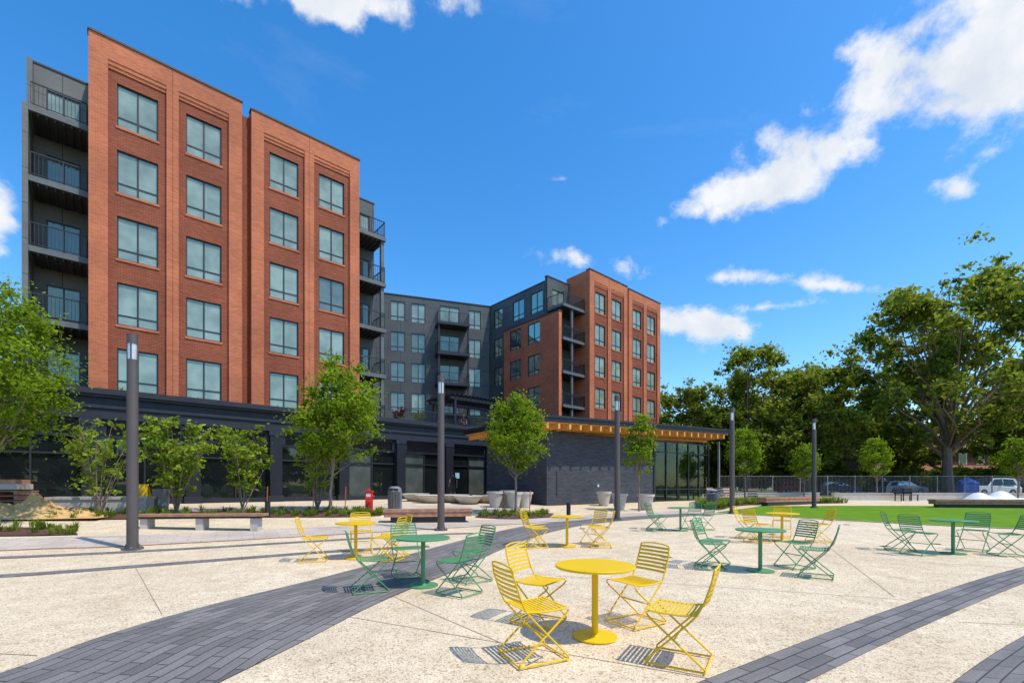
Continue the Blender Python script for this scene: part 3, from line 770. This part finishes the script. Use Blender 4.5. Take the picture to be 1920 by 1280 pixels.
# ================================================================= STREET FURNITURE
def bench(x0,y0,x1,y1,kind):
    L=math.hypot(x1-x0,y1-y0); a=math.atan2(y1-y0,x1-x0); mb=MB()
    if kind==0:
        for j in range(4): mb.box(-L/2,L/2,-.24+j*.125,-.125+j*.125,.39,.46,'wood')
        mb.box(-L/2+.05,L/2-.05,-.2,.2,.33,.388,'frame')
        for s_ in (-L/2+.15,-.1,L/2-.35): mb.box(s_,s_+.2,-.17,.17,-.05,.33,'concrete')
    else:
        for j in range(4): mb.box(-L/2,L/2,-.3+j*.152,-.156+j*.152,.37,.47,'wood')
        mb.box(-L/2+.03,L/2-.03,-.27,.27,.2,.368,'wood')
        mb.box(-L/2+.25,L/2-.25,-.2,.2,-.05,.2,'frame')
    mx,my=(x0+x1)/2,(y0+y1)/2
    mb.obj('timber_bench',None,(mx,my,g(mx,my)+.01),a)
bench(-10.95,13.6,-7.4,13.9,0); bench(-4.6,16.6,-1.5,17.3,1); bench(23.5,26,30,25.2,1)
bench(14.8,27.5,19.5,29.8,1)
def bin_(x,y):
    mb=MB(); cyl(mb,.27,.27,.0,.06,'steel'); cyl(mb,.24,.24,.06,.78,'frame')
    for i in range(28):
        t=2*math.pi*i/28; c,s_=math.cos(t),math.sin(t)
        mb.tube([(c*.29,s_*.29,.05),(c*.30,s_*.30,.45),(c*.29,s_*.29,.8)],.016,'steel',4)
    cyl(mb,.31,.31,.8,.84,'steel'); mb.lathe([(.3,.84),(.27,.98),(.16,1.05),(.1,1.05)],'steel',20)
    mb.box(-.2,.2,-.29,-.1,.86,.95,'frame')
    mb.obj('litter_bin',None,(x,y,g(x,y)))
bin_(-5.3,21); bin_(10.9,25.3)
def pot(x,y,s=1.0):
    mb=MB(); mb.lathe([(0,0),(.27,0),(.3,.06),(.44,.78),(.5,.8),(.5,.92),(.43,.92),(.42,.84),(0,.82)],'concrete',22)
    mb.obj('planter_pot',None,(x,y,g(x,y)),0).scale=(s,s,s)
for i,(x,y) in enumerate(((-.85,23.6),(-.25,24.3),(.1,23.4),(.65,23.9),(-.2,25.3),(6.9,23.9),(5.6,24.2),(5.2,26.3))): pot(x,y,.88)
def bowl(x,y,r):
    mb=MB(); mb.lathe([(0,0),(r*.45,0),(r*.6,.05),(r*.95,.36),(r,.42),(r*.96,.44),(r*.85,.38),(0,.33)],'concrete',28)
    mb.obj('concrete_bowl_planter',None,(x,y,g(x,y)),0)
for x,y,r in ((-4.5,25.6,.85),(-3.3,26.4,.9),(-2.4,25.4,.8),(-1.5,26.6,.8),(-5.6,27,.8),(-.9,28,.8)): bowl(x,y,r)
mb=MB(); cyl(mb,.15,.15,0,.06,'red',14); mb.box(-.13,.13,-.1,.1,.06,.9,'red'); mb.box(-.16,.16,-.13,.13,.9,.95,'red'); cyl(mb,.05,.05,.95,1.02,'red',10)
mb.tube([(-.2,0,.72),(.2,0,.72)],.045,'red',10); mb.tube([(0,-.17,.5),(0,-.1,.5)],.06,'red',10); mb.box(-.09,.09,-.104,-.101,.7,.84,'white')
mb.obj('standpipe_cabinet',None,(-5.85,19.0,g(-5.85,19.0)))
mb=MB()
for sgn in (-1,1):
    mb.quad([(-.3,.2*sgn,0),(.3,.2*sgn,0),(.16,.03*sgn,.95),(-.16,.03*sgn,.95)],'yellow')
mb.box(-.17,.17,-.03,.03,.95,1.0,'yellow'); mb.box(-.1,.1,-.16,-.155,.3,.32,'frame')
mb.obj('caution_floor_stand',None,(-14.2,17.9,g(-14.2,17.9)))
mb=MB(); mb.lathe([(0,0),(.22,0),(.28,.75),(.3,.78),(.3,.82),(.26,.82),(.25,.7),(0,.6)],'steel',20); mb.box(-.33,-.28,-.05,.05,.6,.7,'steel'); mb.box(.28,.33,-.05,.05,.6,.7,'steel')
mb.obj('grey_waste_bin',None,(-13.6,18.0,g(-13.6,18)))
for x,y in ((-8.9,16.9),(-6.0,23.5),(-5.75,23.3),(2.4,19.7)):
    mb=MB(); cyl(mb,.09,.09,0,.9 if y>20 else .55,'black2',14); cyl(mb,.1,.1,(.9 if y>20 else .55),(.9 if y>20 else .55)+.05,'frame',14); mb.obj('bollard',None,(x,y,g(x,y)))
for x,y in ((-7.9,18.4),(-6.7,18.6),(.75,19.9),(-.4,20.1),(-9.1,17.2)):
    mb=MB(); mb.tube([(0,0,-.1),(.03,.02,1.1)],.02,'rust',5); mb.obj('tree_stake',None,(x,y,g(x,y)))
mb=MB()
nx=36
def sh(x,y):
    r=math.hypot(x/2.2,y/1.0); return max(0,(1-r))*.6*(1+.3*math.sin(x*5+y*3)+.18*math.sin(x*11-y*7)+.1*math.sin(x*23+y*17))-.02
for i in range(nx):
    for j in range(nx):
        q=[(-2.4+4.8*(i+a)/nx,-1.2+2.4*(j+b)/nx) for a,b in ((0,0),(1,0),(1,1),(0,1))]
        mb.quad([(x,y,sh(x,y)) for x,y in q],'sand',sm=True)
mb.obj('sand_pile',None,(-15.7,15.0,g(-15.7,15.0)),.3,weld=True)
mb=MB()
for l in range(5):
    z=l*.16
    for j in range(6): mb.box(-.6,.6,-.5+j*.18,-.38+j*.18,z+.11,z+.135,'wood')
    for j in range(3): mb.box(-.58+j*.53,-.48+j*.53,-.5,.52,z,z+.108,'wood')
mb.box(-.5,.5,-.4,.4,.82,1.0,'concrete'); mb.box(-.4,.45,-.35,.35,1.003,1.15,'wood')
mb.obj('pallet_stack',None,(-17.0,15.6,g(-17,15.6)),.3)
mb=MB(); mb.box(-1.5,1.5,-.3,.3,0,.45,'concrete'); mb.box(-1.55,1.55,-.34,.34,.452,.55,'concrete'); mb.obj('concrete_bench',None,(-15.0,17.0,g(-15,17)),.25)
def lounger(x,y,a):
    mb=MB()
    for i in range(8):
        t=i/7; mb.box(-.3,.3,-.45+i*.11,-.37+i*.11,.32-.1*t+.0,.345-.1*t,'rust' if i%2 else 'white')
    for i in range(8):
        z=.28+i*.09; y0=.42+i*.045; mb.box(-.3,.3,y0,y0+.025,z,z+.075,'rust' if i%2 else 'white')
    for s_ in (-.34,.3): mb.box(s_,s_+.04,-.45,.5,.5,.54,'white'); mb.box(s_,s_+.04,-.42,-.34,0,.5,'white'); mb.box(s_,s_+.04,.36,.44,0,.5,'white')
    mb.obj('adirondack_chair',None,(x,y,g(x,y)),a)
lounger(14.2,32.0,.4); lounger(15.4,32.4,.1); lounger(16.4,31.8,2.8); lounger(13.4,31.3,3.4)
mb=MB()
def th2(x,y): 
    r=math.hypot(x/2.6,y/.9); return max(0,1-r**2)*(.45+.35*abs(math.sin(x*2.1+.4))*(1+.3*math.sin(y*6+x*4)))
for i in range(50):
    for j in range(18):
        q=[(-2.6+5.2*(i+a)/50,-.9+1.8*(j+b)/18) for a,b in ((0,0),(1,0),(1,1),(0,1))]
        mb.quad([(x,y,th2(x,y)) for x,y in q],'white',sm=True)
mb.obj('white_tarpaulin_pile',None,(29.6,28.6,g(29.6,28.6)),-.05,weld=True)
mb=MB()
for j in range(4): mb.box(-.8,.8,-.22+j*.12,-.13+j*.12,.42,.45,'black')
for j in range(4): mb.box(-.8,.8,.27+j*.02,.29+j*.02,.5+j*.11,.58+j*.11,'black')
for s_ in (-.75,0,.7): mb.box(s_,s_+.05,-.22,-.17,0,.42,'black');mb.box(s_,s_+.05,.22,.27,0,.9,'black');mb.box(s_,s_+.05,-.17,.22,.6,.63,'black')
mb.obj('park_bench',None,(28.5,33.5,g(28.5,33.5)),.2)
mb=MB(); x=18
while x<62:
    mb.box(x-.03,x+.03,-.03,.03,0,1.9,'steel'); x+=2.4
mb.box(18,62,-.02,.02,1.82,1.86,'steel'); mb.box(18,62,-.02,.02,.1,.13,'steel')
x=18.1
while x<62:
    mb.tube([(x,0,.1),(x,0,1.84)],.007,'steel',3,False); x+=.12
mb.obj('chain_link_fence',None,(0,40.6,.57))
for (x0,x1,y,h) in ((15,22,33.2,.55),(24,40,34.5,.5)):
    mb=MB(); mb.box(x0,x1,0,.35,-.1,h,'concrete'); mb.box(x0-.03,x1+.03,-.03,.38,h+.001,h+.06,'concrete'); mb.obj('retaining_wall',None,(0,y,.48))
def car(x,y,rot,cmat,tall=0):
    mb=MB(); w=.9; h=tall
    prof=[(-2.2,.35),(-2.25,.75),(-2.15,.95+h*.3),(-1.75,1.42+h),(-.9,1.5+h),(.35,1.47+h),(1.05,1.0),(2.05,.85),(2.25,.65),(2.2,.35)]
    n=len(prof)
    def sec(f,ins): return [(p[0],f*(w-(ins if p[1]>1.02 else 0)),p[1]) for p in prof]
    a,b=sec(-1,.16),sec(1,.16)
    for i in range(n-1):
        gm='sglass' if i in (2,5) else cmat
        mb.quad([a[i],a[i+1],b[i+1],b[i]],gm)
    mb.quad([a[0],b[0],b[-1],a[-1]],'tyre')
    for s_,sd in ((-1,a),(1,b)):
        mb.quad([sd[0],sd[1],sd[2],(1.05,s_*w,1.0),sd[7],sd[8],sd[9]],cmat)
        mb.quad([sd[2],sd[3],sd[4],sd[5],sd[6]],cmat)
        mb.quad([(-1.75,s_*(w+.002),1.03),(-1.5,s_*(w-.14),1.36+h),(-.55,s_*(w-.14),1.4+h),(-.5,s_*(w+.002),1.03)],'sglass')
        mb.quad([(-.42,s_*(w+.002),1.03),(-.45,s_*(w-.14),1.4+h),(.3,s_*(w-.14),1.38+h),(.8,s_*(w+.002),1.03)],'sglass')
        for wx in (-1.35,1.4):
            ps=[Vector((wx,s_*(w-.2),.33)),Vector((wx,s_*(w+.02),.33))]
            mb.tube(ps,.33,'tyre',16); mb.tube([ps[1],ps[1]+Vector((0,s_*.01,0))],.19,'steel',10)
    mb.box(2.2,2.26,-.8,-.5,.6,.72,'white');mb.box(2.2,2.26,.5,.8,.6,.72,'white')
    mb.obj('parked_car',None,(x,y,.58),rot)
M['carw']=simple('car_white',(.7,.7,.7),.25,0,.02);M['cars']=simple('car_silver',(.3,.31,.33),.3,.5,.02);M['carb']=simple('car_dark',(.04,.05,.08),.25,0,.02);M['carr']=simple('car_red',(.35,.03,.03),.25,0,.02)
for x,y,r_,c,t in ((46.8,45.5,3.14,'carw',.25),(41.5,49.6,0,'cars',0),(35.2,50.5,0,'carb',0),(52,45.5,0,'carb',.2),(33,54,0,'carr',0)): car(x,y,r_,c,t)
mb=MB(); mb.box(-.8,.8,-.4,.4,0,.12,'steel'); mb.box(-.75,.75,-.35,.35,.12,1.1,'blue'); mb.tube([(-.75,0,1.1),(0,0,1.4),(.75,0,1.1)],.35,'blue',8)
mb.obj('covered_equipment',None,(41.8,42.6,.58))
def house(x,y):
    e=empty('row_house',(x,y,.6)); mb=MB()
    mb.box(-4,4,0,9,0,6.4,'houseb')
    for fx in (-2.6,0,2.6):
        for z in (4.2,):
            mb.box(fx-.6,fx+.6,-.06,-.003,z-.05,z+1.6,'white'); mb.box(fx-.5,fx+.5,-.08,-.062,z+.05,z+1.5,'sglass')
    mb.box(-.5,.5,-.05,-.003,.9,3.0,'white'); mb.box(1.5,3.3,-.05,-.003,1.3,2.9,'sglass'); mb.box(-3.3,-1.5,-.05,-.003,1.3,2.9,'sglass')
    mb.obj('walls',e)
    rf=MB(); 
    rf.quad([(-4.4,-.5,6.4),(4.4,-.5,6.4),(3,3.5,9.0),(-3,3.5,9.0)],'tile');rf.quad([(-4.4,9.4,6.4),(4.4,9.4,6.4),(3,5,9.0),(-3,5,9.0)],'tile')
    rf.quad([(-4.4,-.5,6.4),(-3,3.5,9),(-3,5,9),(-4.4,9.4,6.4)],'tile');rf.quad([(4.4,-.5,6.4),(3,3.5,9),(3,5,9),(4.4,9.4,6.4)],'tile'); rf.quad([(-3,3.5,9),(3,3.5,9),(3,5,9),(-3,5,9)],'tile')
    rf.quad([(-4.2,-2.4,3.2),(4.2,-2.4,3.2),(4.2,0,4.0),(-4.2,0,4.0)],'tile'); rf.box(-4.1,4.1,-2.3,-.01,3.0,3.19,'white'); rf.box(-.9,.9,1.0,2.2,6.9,8.2,'white')
    rf.obj('roof',e)
    po=MB(); po.box(-4.1,4.1,-2.3,-.01,0,.8,'houseb')
    for px in (-3.9,-1.4,1.4,3.9): po.box(px-.13,px+.13,-2.25,-2.0,.8,3.0,'white')
    for k in range(4): po.box(-.8,.8,-2.3-.28*(4-k),-2.301,0,.2*(k+1)-.02,'concrete')
    railing(po,(-3.8,-2.15),(-1.5,-2.15),.8,.9,.16,'white');railing(po,(1.5,-2.15),(3.8,-2.15),.8,.9,.16,'white')
    po.obj('porch',e)
for x in (57.5,67): house(x,69)

# ================================================================= PEOPLE
def person(name,x,y,z,rot,sit=False,shirt='shirt',legs='shorts'):
    root=empty(name,(x,y,z),rot)
    if not sit:
        J_={'pel':(0,0,.94,.125,.095),'waist':(0,0,1.08,.125,.09),'chest':(0,.01,1.3,.155,.1),'neckb':(0,-.005,1.44,.075,.06),'neck':(0,.0,1.5,.052,.052),'head0':(0,.01,1.58,.062,.075),'head1':(0,.015,1.68,.074,.09),'head2':(0,.01,1.74,.05,.06),
         'shL':(-.18,0,1.41,.06,.055),'elL':(-.25,-.04,1.13,.042,.04),'wrL':(-.24,.1,.92,.027,.024),
         'shR':(.18,0,1.41,.06,.055),'elR':(.25,-.06,1.13,.042,.04),'wrR':(.25,-.02,.88,.027,.024),
         'hipL':(-.1,0,.88,.095,.09),'knL':(-.11,.10,.5,.06,.06),'anL':(-.11,.06,.1,.04,.04),'toL':(-.12,.2,.045,.04,.03),
         'hipR':(.1,0,.88,.095,.09),'knR':(.11,.0,.49,.06,.06),'anR':(.11,-.18,.11,.04,.04),'toR':(.12,-.05,.045,.04,.03)}
    else:
        J_={'pel':(0,0,.52,.13,.1),'waist':(0,-.02,.66,.125,.09),'chest':(0,0,.88,.155,.1),'neckb':(0,.01,1.02,.075,.06),'neck':(0,.02,1.08,.052,.052),'head0':(0,.035,1.16,.062,.075),'head1':(0,.05,1.26,.074,.09),'head2':(0,.045,1.32,.05,.06),
         'shL':(-.18,0,.99,.06,.055),'elL':(-.24,.08,.73,.042,.04),'wrL':(-.14,.3,.66,.027,.024),
         'shR':(.18,0,.99,.06,.055),'elR':(.24,.08,.73,.042,.04),'wrR':(.14,.3,.66,.027,.024),
         'hipL':(-.1,.04,.52,.09,.09),'knL':(-.13,.46,.52,.06,.06),'anL':(-.12,.46,.1,.04,.04),'toL':(-.13,.6,.045,.04,.03),
         'hipR':(.1,.04,.52,.09,.09),'knR':(.13,.46,.52,.06,.06),'anR':(.12,.5,.1,.04,.04),'toR':(.13,.64,.045,.04,.03)}
    names=list(J_); E_=[('pel','waist'),('waist','chest'),('chest','neckb'),('neckb','neck'),('neck','head0'),('head0','head1'),('head1','head2'),('chest','shL'),('shL','elL'),('elL','wrL'),('chest','shR'),('shR','elR'),('elR','wrR'),
        ('pel','hipL'),('hipL','knL'),('knL','anL'),('anL','toL'),('pel','hipR'),('hipR','knR'),('knR','anR'),('anR','toR')]
    me=bpy.data.meshes.new('tmp'); me.from_pydata([J_[n][:3] for n in names],[(names.index(a),names.index(b)) for a,b in E_],[])
    o=bpy.data.objects.new('tmp',me); COL.objects.link(o)
    sk=o.modifiers.new('s','SKIN'); sk.use_smooth_shade=True
    for i,n in enumerate(names):
        s_=me.skin_vertices[0].data[i]; s_.radius=(J_[n][3],J_[n][4]); s_.use_root=(n=='pel')
    ss=o.modifiers.new('u','SUBSURF'); ss.levels=2
    dg=bpy.context.evaluated_depsgraph_get(); me2=bpy.data.meshes.new_from_object(o.evaluated_get(dg))
    bpy.data.objects.remove(o)
    me2.materials.clear()
    for k in (shirt,'skin',legs,'white','hair'): me2.materials.append(M[k])
    nz=J_['neck'][2]; pz=J_['pel'][2]
    for p in me2.polygons:
        c=p.center; wr=min((c-Vector(J_['elL'][:3])).length,(c-Vector(J_['elR'][:3])).length,(c-Vector(J_['wrL'][:3])).length,(c-Vector(J_['wrR'][:3])).length)
        if c.z>nz-.02: mi_=4 if (c.z>nz+.2 or (c.y<J_['head1'][1]-.015 and c.z>nz+.06)) else 1
        elif abs(c.x)>.19 and wr<.16: mi_=1
        elif c.z>pz: mi_=0 if not(sit and c.y>.15) else 1
        elif c.z<.1: mi_=3
        elif not sit and c.z<.45: mi_=1
        else: mi_=2
        p.material_index=mi_; p.use_smooth=True
    b=bpy.data.objects.new('body',me2); COL.objects.link(b); b.parent=root
    mb=MB()
    h=Vector(J_['head1'][:3])
    mb.tube([h+Vector((0,.085,.0)),h+Vector((0,.105,-.03))],[.008,.015],'skin',6)
    for s_ in (-1,1):
        mb.tube([h+Vector((s_*.03,.083,.008)),h+Vector((s_*.03,.09,.008))],.011,'hair',6)
        mb.tube([h+Vector((s_*.074,0,-.03)),h+Vector((s_*.08,-.005,.02))],[.015,.02],'skin',6)
    mb.tube([h+Vector((-.02,.083,-.06)),h+Vector((.02,.083,-.06))],.006,'red',5)
    mb.obj('face',root)
    hb=MB()
    for s_,sd in ((-1,'L'),(1,'R')):
        w=Vector(J_['wr'+sd][:3]); e=Vector(J_['el'+sd][:3]); d=(w-e).normalized(); sx=Vector((0,1,0)) if not sit else Vector((1,0,0)); sx=(sx-d*sx.dot(d)).normalized()
        hb.tube([w-d*.02,w+d*.03,w+d*.09],[.024,.032,.034],'skin',8)
        nn=d.cross(sx)*.02*(-s_)
        for i,l in enumerate((.07,.08,.075,.06)):
            b0=w+d*.085+sx*(.027-.018*i); hb.tube([b0,b0+d*l*.5+nn*.3,b0+d*l*.9+nn],[.009,.008,.007],'skin',5)
        b0=w+d*.03+sx*.028; hb.tube([b0,b0+sx*.025+d*.03,b0+sx*.025+d*.06+nn*.4],[.011,.009,.008],'skin',5)
    hb.obj('hands',root)
    return root
person('walking_man',-3.85,30.3,g(-3.85,30.3),R(25))
x,y=uvp(20.4,28.9)
mb=MB(); mb.box(-.35,.35,-.3,.3,.38,.45,'black'); 
for a in (-.32,.28):
    for b in (-.28,.24): mb.box(a,a+.04,b,b+.04,0,.38,'black')
mb.box(-.35,.35,-.34,-.3,.45,.95,'black'); mb.obj('terrace_chair',None,(x,y,5.662),R(210))
person('seated_man',x,y,5.662,R(210),True)

# ================================================================= WORLD / LIGHT / CAMERA
w=bpy.data.worlds.new('World'); scene.world=w; w.use_nodes=True; nt=w.node_tree; nt.nodes.clear()
out=nt.nodes.new('ShaderNodeOutputWorld')
SE,SR=R(61),R(118)
sky=nt.nodes.new('ShaderNodeTexSky'); sky.sky_type='NISHITA'; sky.sun_disc=False; sky.sun_elevation=SE; sky.sun_rotation=SR
sky.air_density=1.0; sky.dust_density=.6; sky.ozone_density=2.2
hs=nt.nodes.new('ShaderNodeHueSaturation'); hs.inputs['Saturation'].default_value=1.38; hs.inputs['Value'].default_value=1.85
nt.links.new(sky.outputs[0],hs.inputs['Color'])
bg=nt.nodes.new('ShaderNodeBackground'); bg.inputs[1].default_value=.14; nt.links.new(hs.outputs[0],bg.inputs[0])
tc=nt.nodes.new('ShaderNodeTexCoord'); sp=nt.nodes.new('ShaderNodeSeparateXYZ'); nt.links.new(tc.outputs['Generated'],sp.inputs[0])
def mth(op,a,b=None,c=None,clamp=False):
    n=nt.nodes.new('ShaderNodeMath'); n.operation=op; n.use_clamp=clamp
    for i,q in enumerate((a,b,c)):
        if q is None: continue
        if isinstance(q,(int,float)): n.inputs[i].default_value=q
        else: nt.links.new(q,n.inputs[i])
    return n.outputs[0]
yy=mth('MAXIMUM',sp.outputs[1],.08)
nx_=mth('DIVIDE',sp.outputs[0],yy); nz_=mth('DIVIDE',sp.outputs[2],yy)
blobs=[(.99,.90,.34,.17,.2,1.25),(1.06,1.02,.22,.2,0,1.2),(.78,.82,.18,.09,.3,1.1),(.60,.70,.19,.08,.45,1.0),(.50,.635,.15,.05,.25,.95),(.70,.73,.14,.06,.3,.9),
 (-.33,1.04,.32,.06,-.05,1.0),(.40,.35,.16,.045,-.1,1.05),(.31,.37,.1,.03,0,.7),(.70,.43,.2,.022,-.1,.65),(.55,.385,.15,.018,.1,.6),(.48,.45,.1,.02,0,.5),
 (-1.12,.57,.09,.11,0,1.1),(.17,.475,.1,.022,-.2,.5),(.96,.64,.05,.025,0,.5),(-.56,.93,.02,.01,0,.4),(-.13,.355,.03,.05,0,.6),(.1,.66,.04,.012,0,.3)]
acc=None
for cx,cz,rx,rz,tl,wt in blobs:
    dx=mth('SUBTRACT',nx_,cx);dz=mth('SUBTRACT',nz_,cz)
    c,s_=math.cos(tl),math.sin(tl)
    a=mth('ADD',mth('MULTIPLY',dx,c/rx),mth('MULTIPLY',dz,s_/rx)); b=mth('ADD',mth('MULTIPLY',dx,-s_/rz),mth('MULTIPLY',dz,c/rz))
    d=mth('SQRT',mth('ADD',mth('MULTIPLY',a,a),mth('MULTIPLY',b,b)))
    v=mth('MULTIPLY',mth('SUBTRACT',1.15,d),wt)
    v=mth('MAXIMUM',v,-1.0)
    acc=v if acc is None else mth('SMOOTH_MAX',acc,v,.25)
def wn(scale,det,rough,dist=0,sc=(1,1,1)):
    mpn=nt.nodes.new('ShaderNodeMapping'); mpn.inputs['Scale'].default_value=sc; nt.links.new(tc.outputs['Generated'],mpn.inputs[0])
    n=nt.nodes.new('ShaderNodeTexNoise'); n.inputs['Scale'].default_value=scale;n.inputs['Detail'].default_value=det;n.inputs['Roughness'].default_value=rough;n.inputs['Distortion'].default_value=dist
    nt.links.new(mpn.outputs[0],n.inputs['Vector']); return n.outputs['Fac']
n1=wn(10,10,.6,.1,(1,1,1.2))
dens=mth('ADD',mth('MULTIPLY',acc,1.25),mth('MULTIPLY',mth('SUBTRACT',n1,.50),4.2))
mr=nt.nodes.new('ShaderNodeMapRange'); mr.interpolation_type='SMOOTHSTEP'; mr.inputs['From Min'].default_value=.15; mr.inputs['From Max'].default_value=1.05; mr.inputs['To Max'].default_value=.97
nt.links.new(dens,mr.inputs['Value'])
n2=wn(2.2,8,.6,.6,(1,1,3)); hz=nt.nodes.new('ShaderNodeMapRange'); hz.inputs['From Min'].default_value=.6; hz.inputs['From Max'].default_value=.9; hz.inputs['To Max'].default_value=.15; nt.links.new(n2,hz.inputs['Value'])
fac=mth('MAXIMUM',mr.outputs[0],hz.outputs[0])
cb=nt.nodes.new('ShaderNodeBackground'); 
n3=wn(9,6,.6); cr3=nt.nodes.new('ShaderNodeValToRGB'); cr3.color_ramp.elements[0].position=.35; cr3.color_ramp.elements[0].color=(.74,.80,.88,1); cr3.color_ramp.elements[1].position=.6; cr3.color_ramp.elements[1].color=(.97,.98,1,1)
nt.links.new(n3,cr3.inputs[0]); nt.links.new(cr3.outputs[0],cb.inputs[0]); cb.inputs[1].default_value=1.0
mx=nt.nodes.new('ShaderNodeMixShader'); nt.links.new(fac,mx.inputs[0]); nt.links.new(bg.outputs[0],mx.inputs[1]); nt.links.new(cb.outputs[0],mx.inputs[2]); nt.links.new(mx.outputs[0],out.inputs[0])

sd=Vector((math.sin(SR)*math.cos(SE),math.cos(SR)*math.cos(SE),math.sin(SE)))
sl=bpy.data.lights.new('sun','SUN'); sl.energy=4.0; sl.angle=R(.8); sl.color=(1,.92,.78)
so=bpy.data.objects.new('sun',sl); COL.objects.link(so); so.rotation_euler=(-sd).to_track_quat('-Z','Y').to_euler(); so.location=(30,-20,50)
cam=bpy.data.cameras.new('camera'); co=bpy.data.objects.new('camera',cam); COL.objects.link(co)
co.location=(0,0,1.58); co.rotation_euler=(R(90),0,0)
cam.sensor_width=36; cam.lens=870/1920*36; cam.shift_y=270/1920; cam.clip_end=6000; cam.clip_start=.05
scene.camera=co
scene.view_settings.view_transform='Standard'; scene.view_settings.look='None'; scene.view_settings.exposure=0
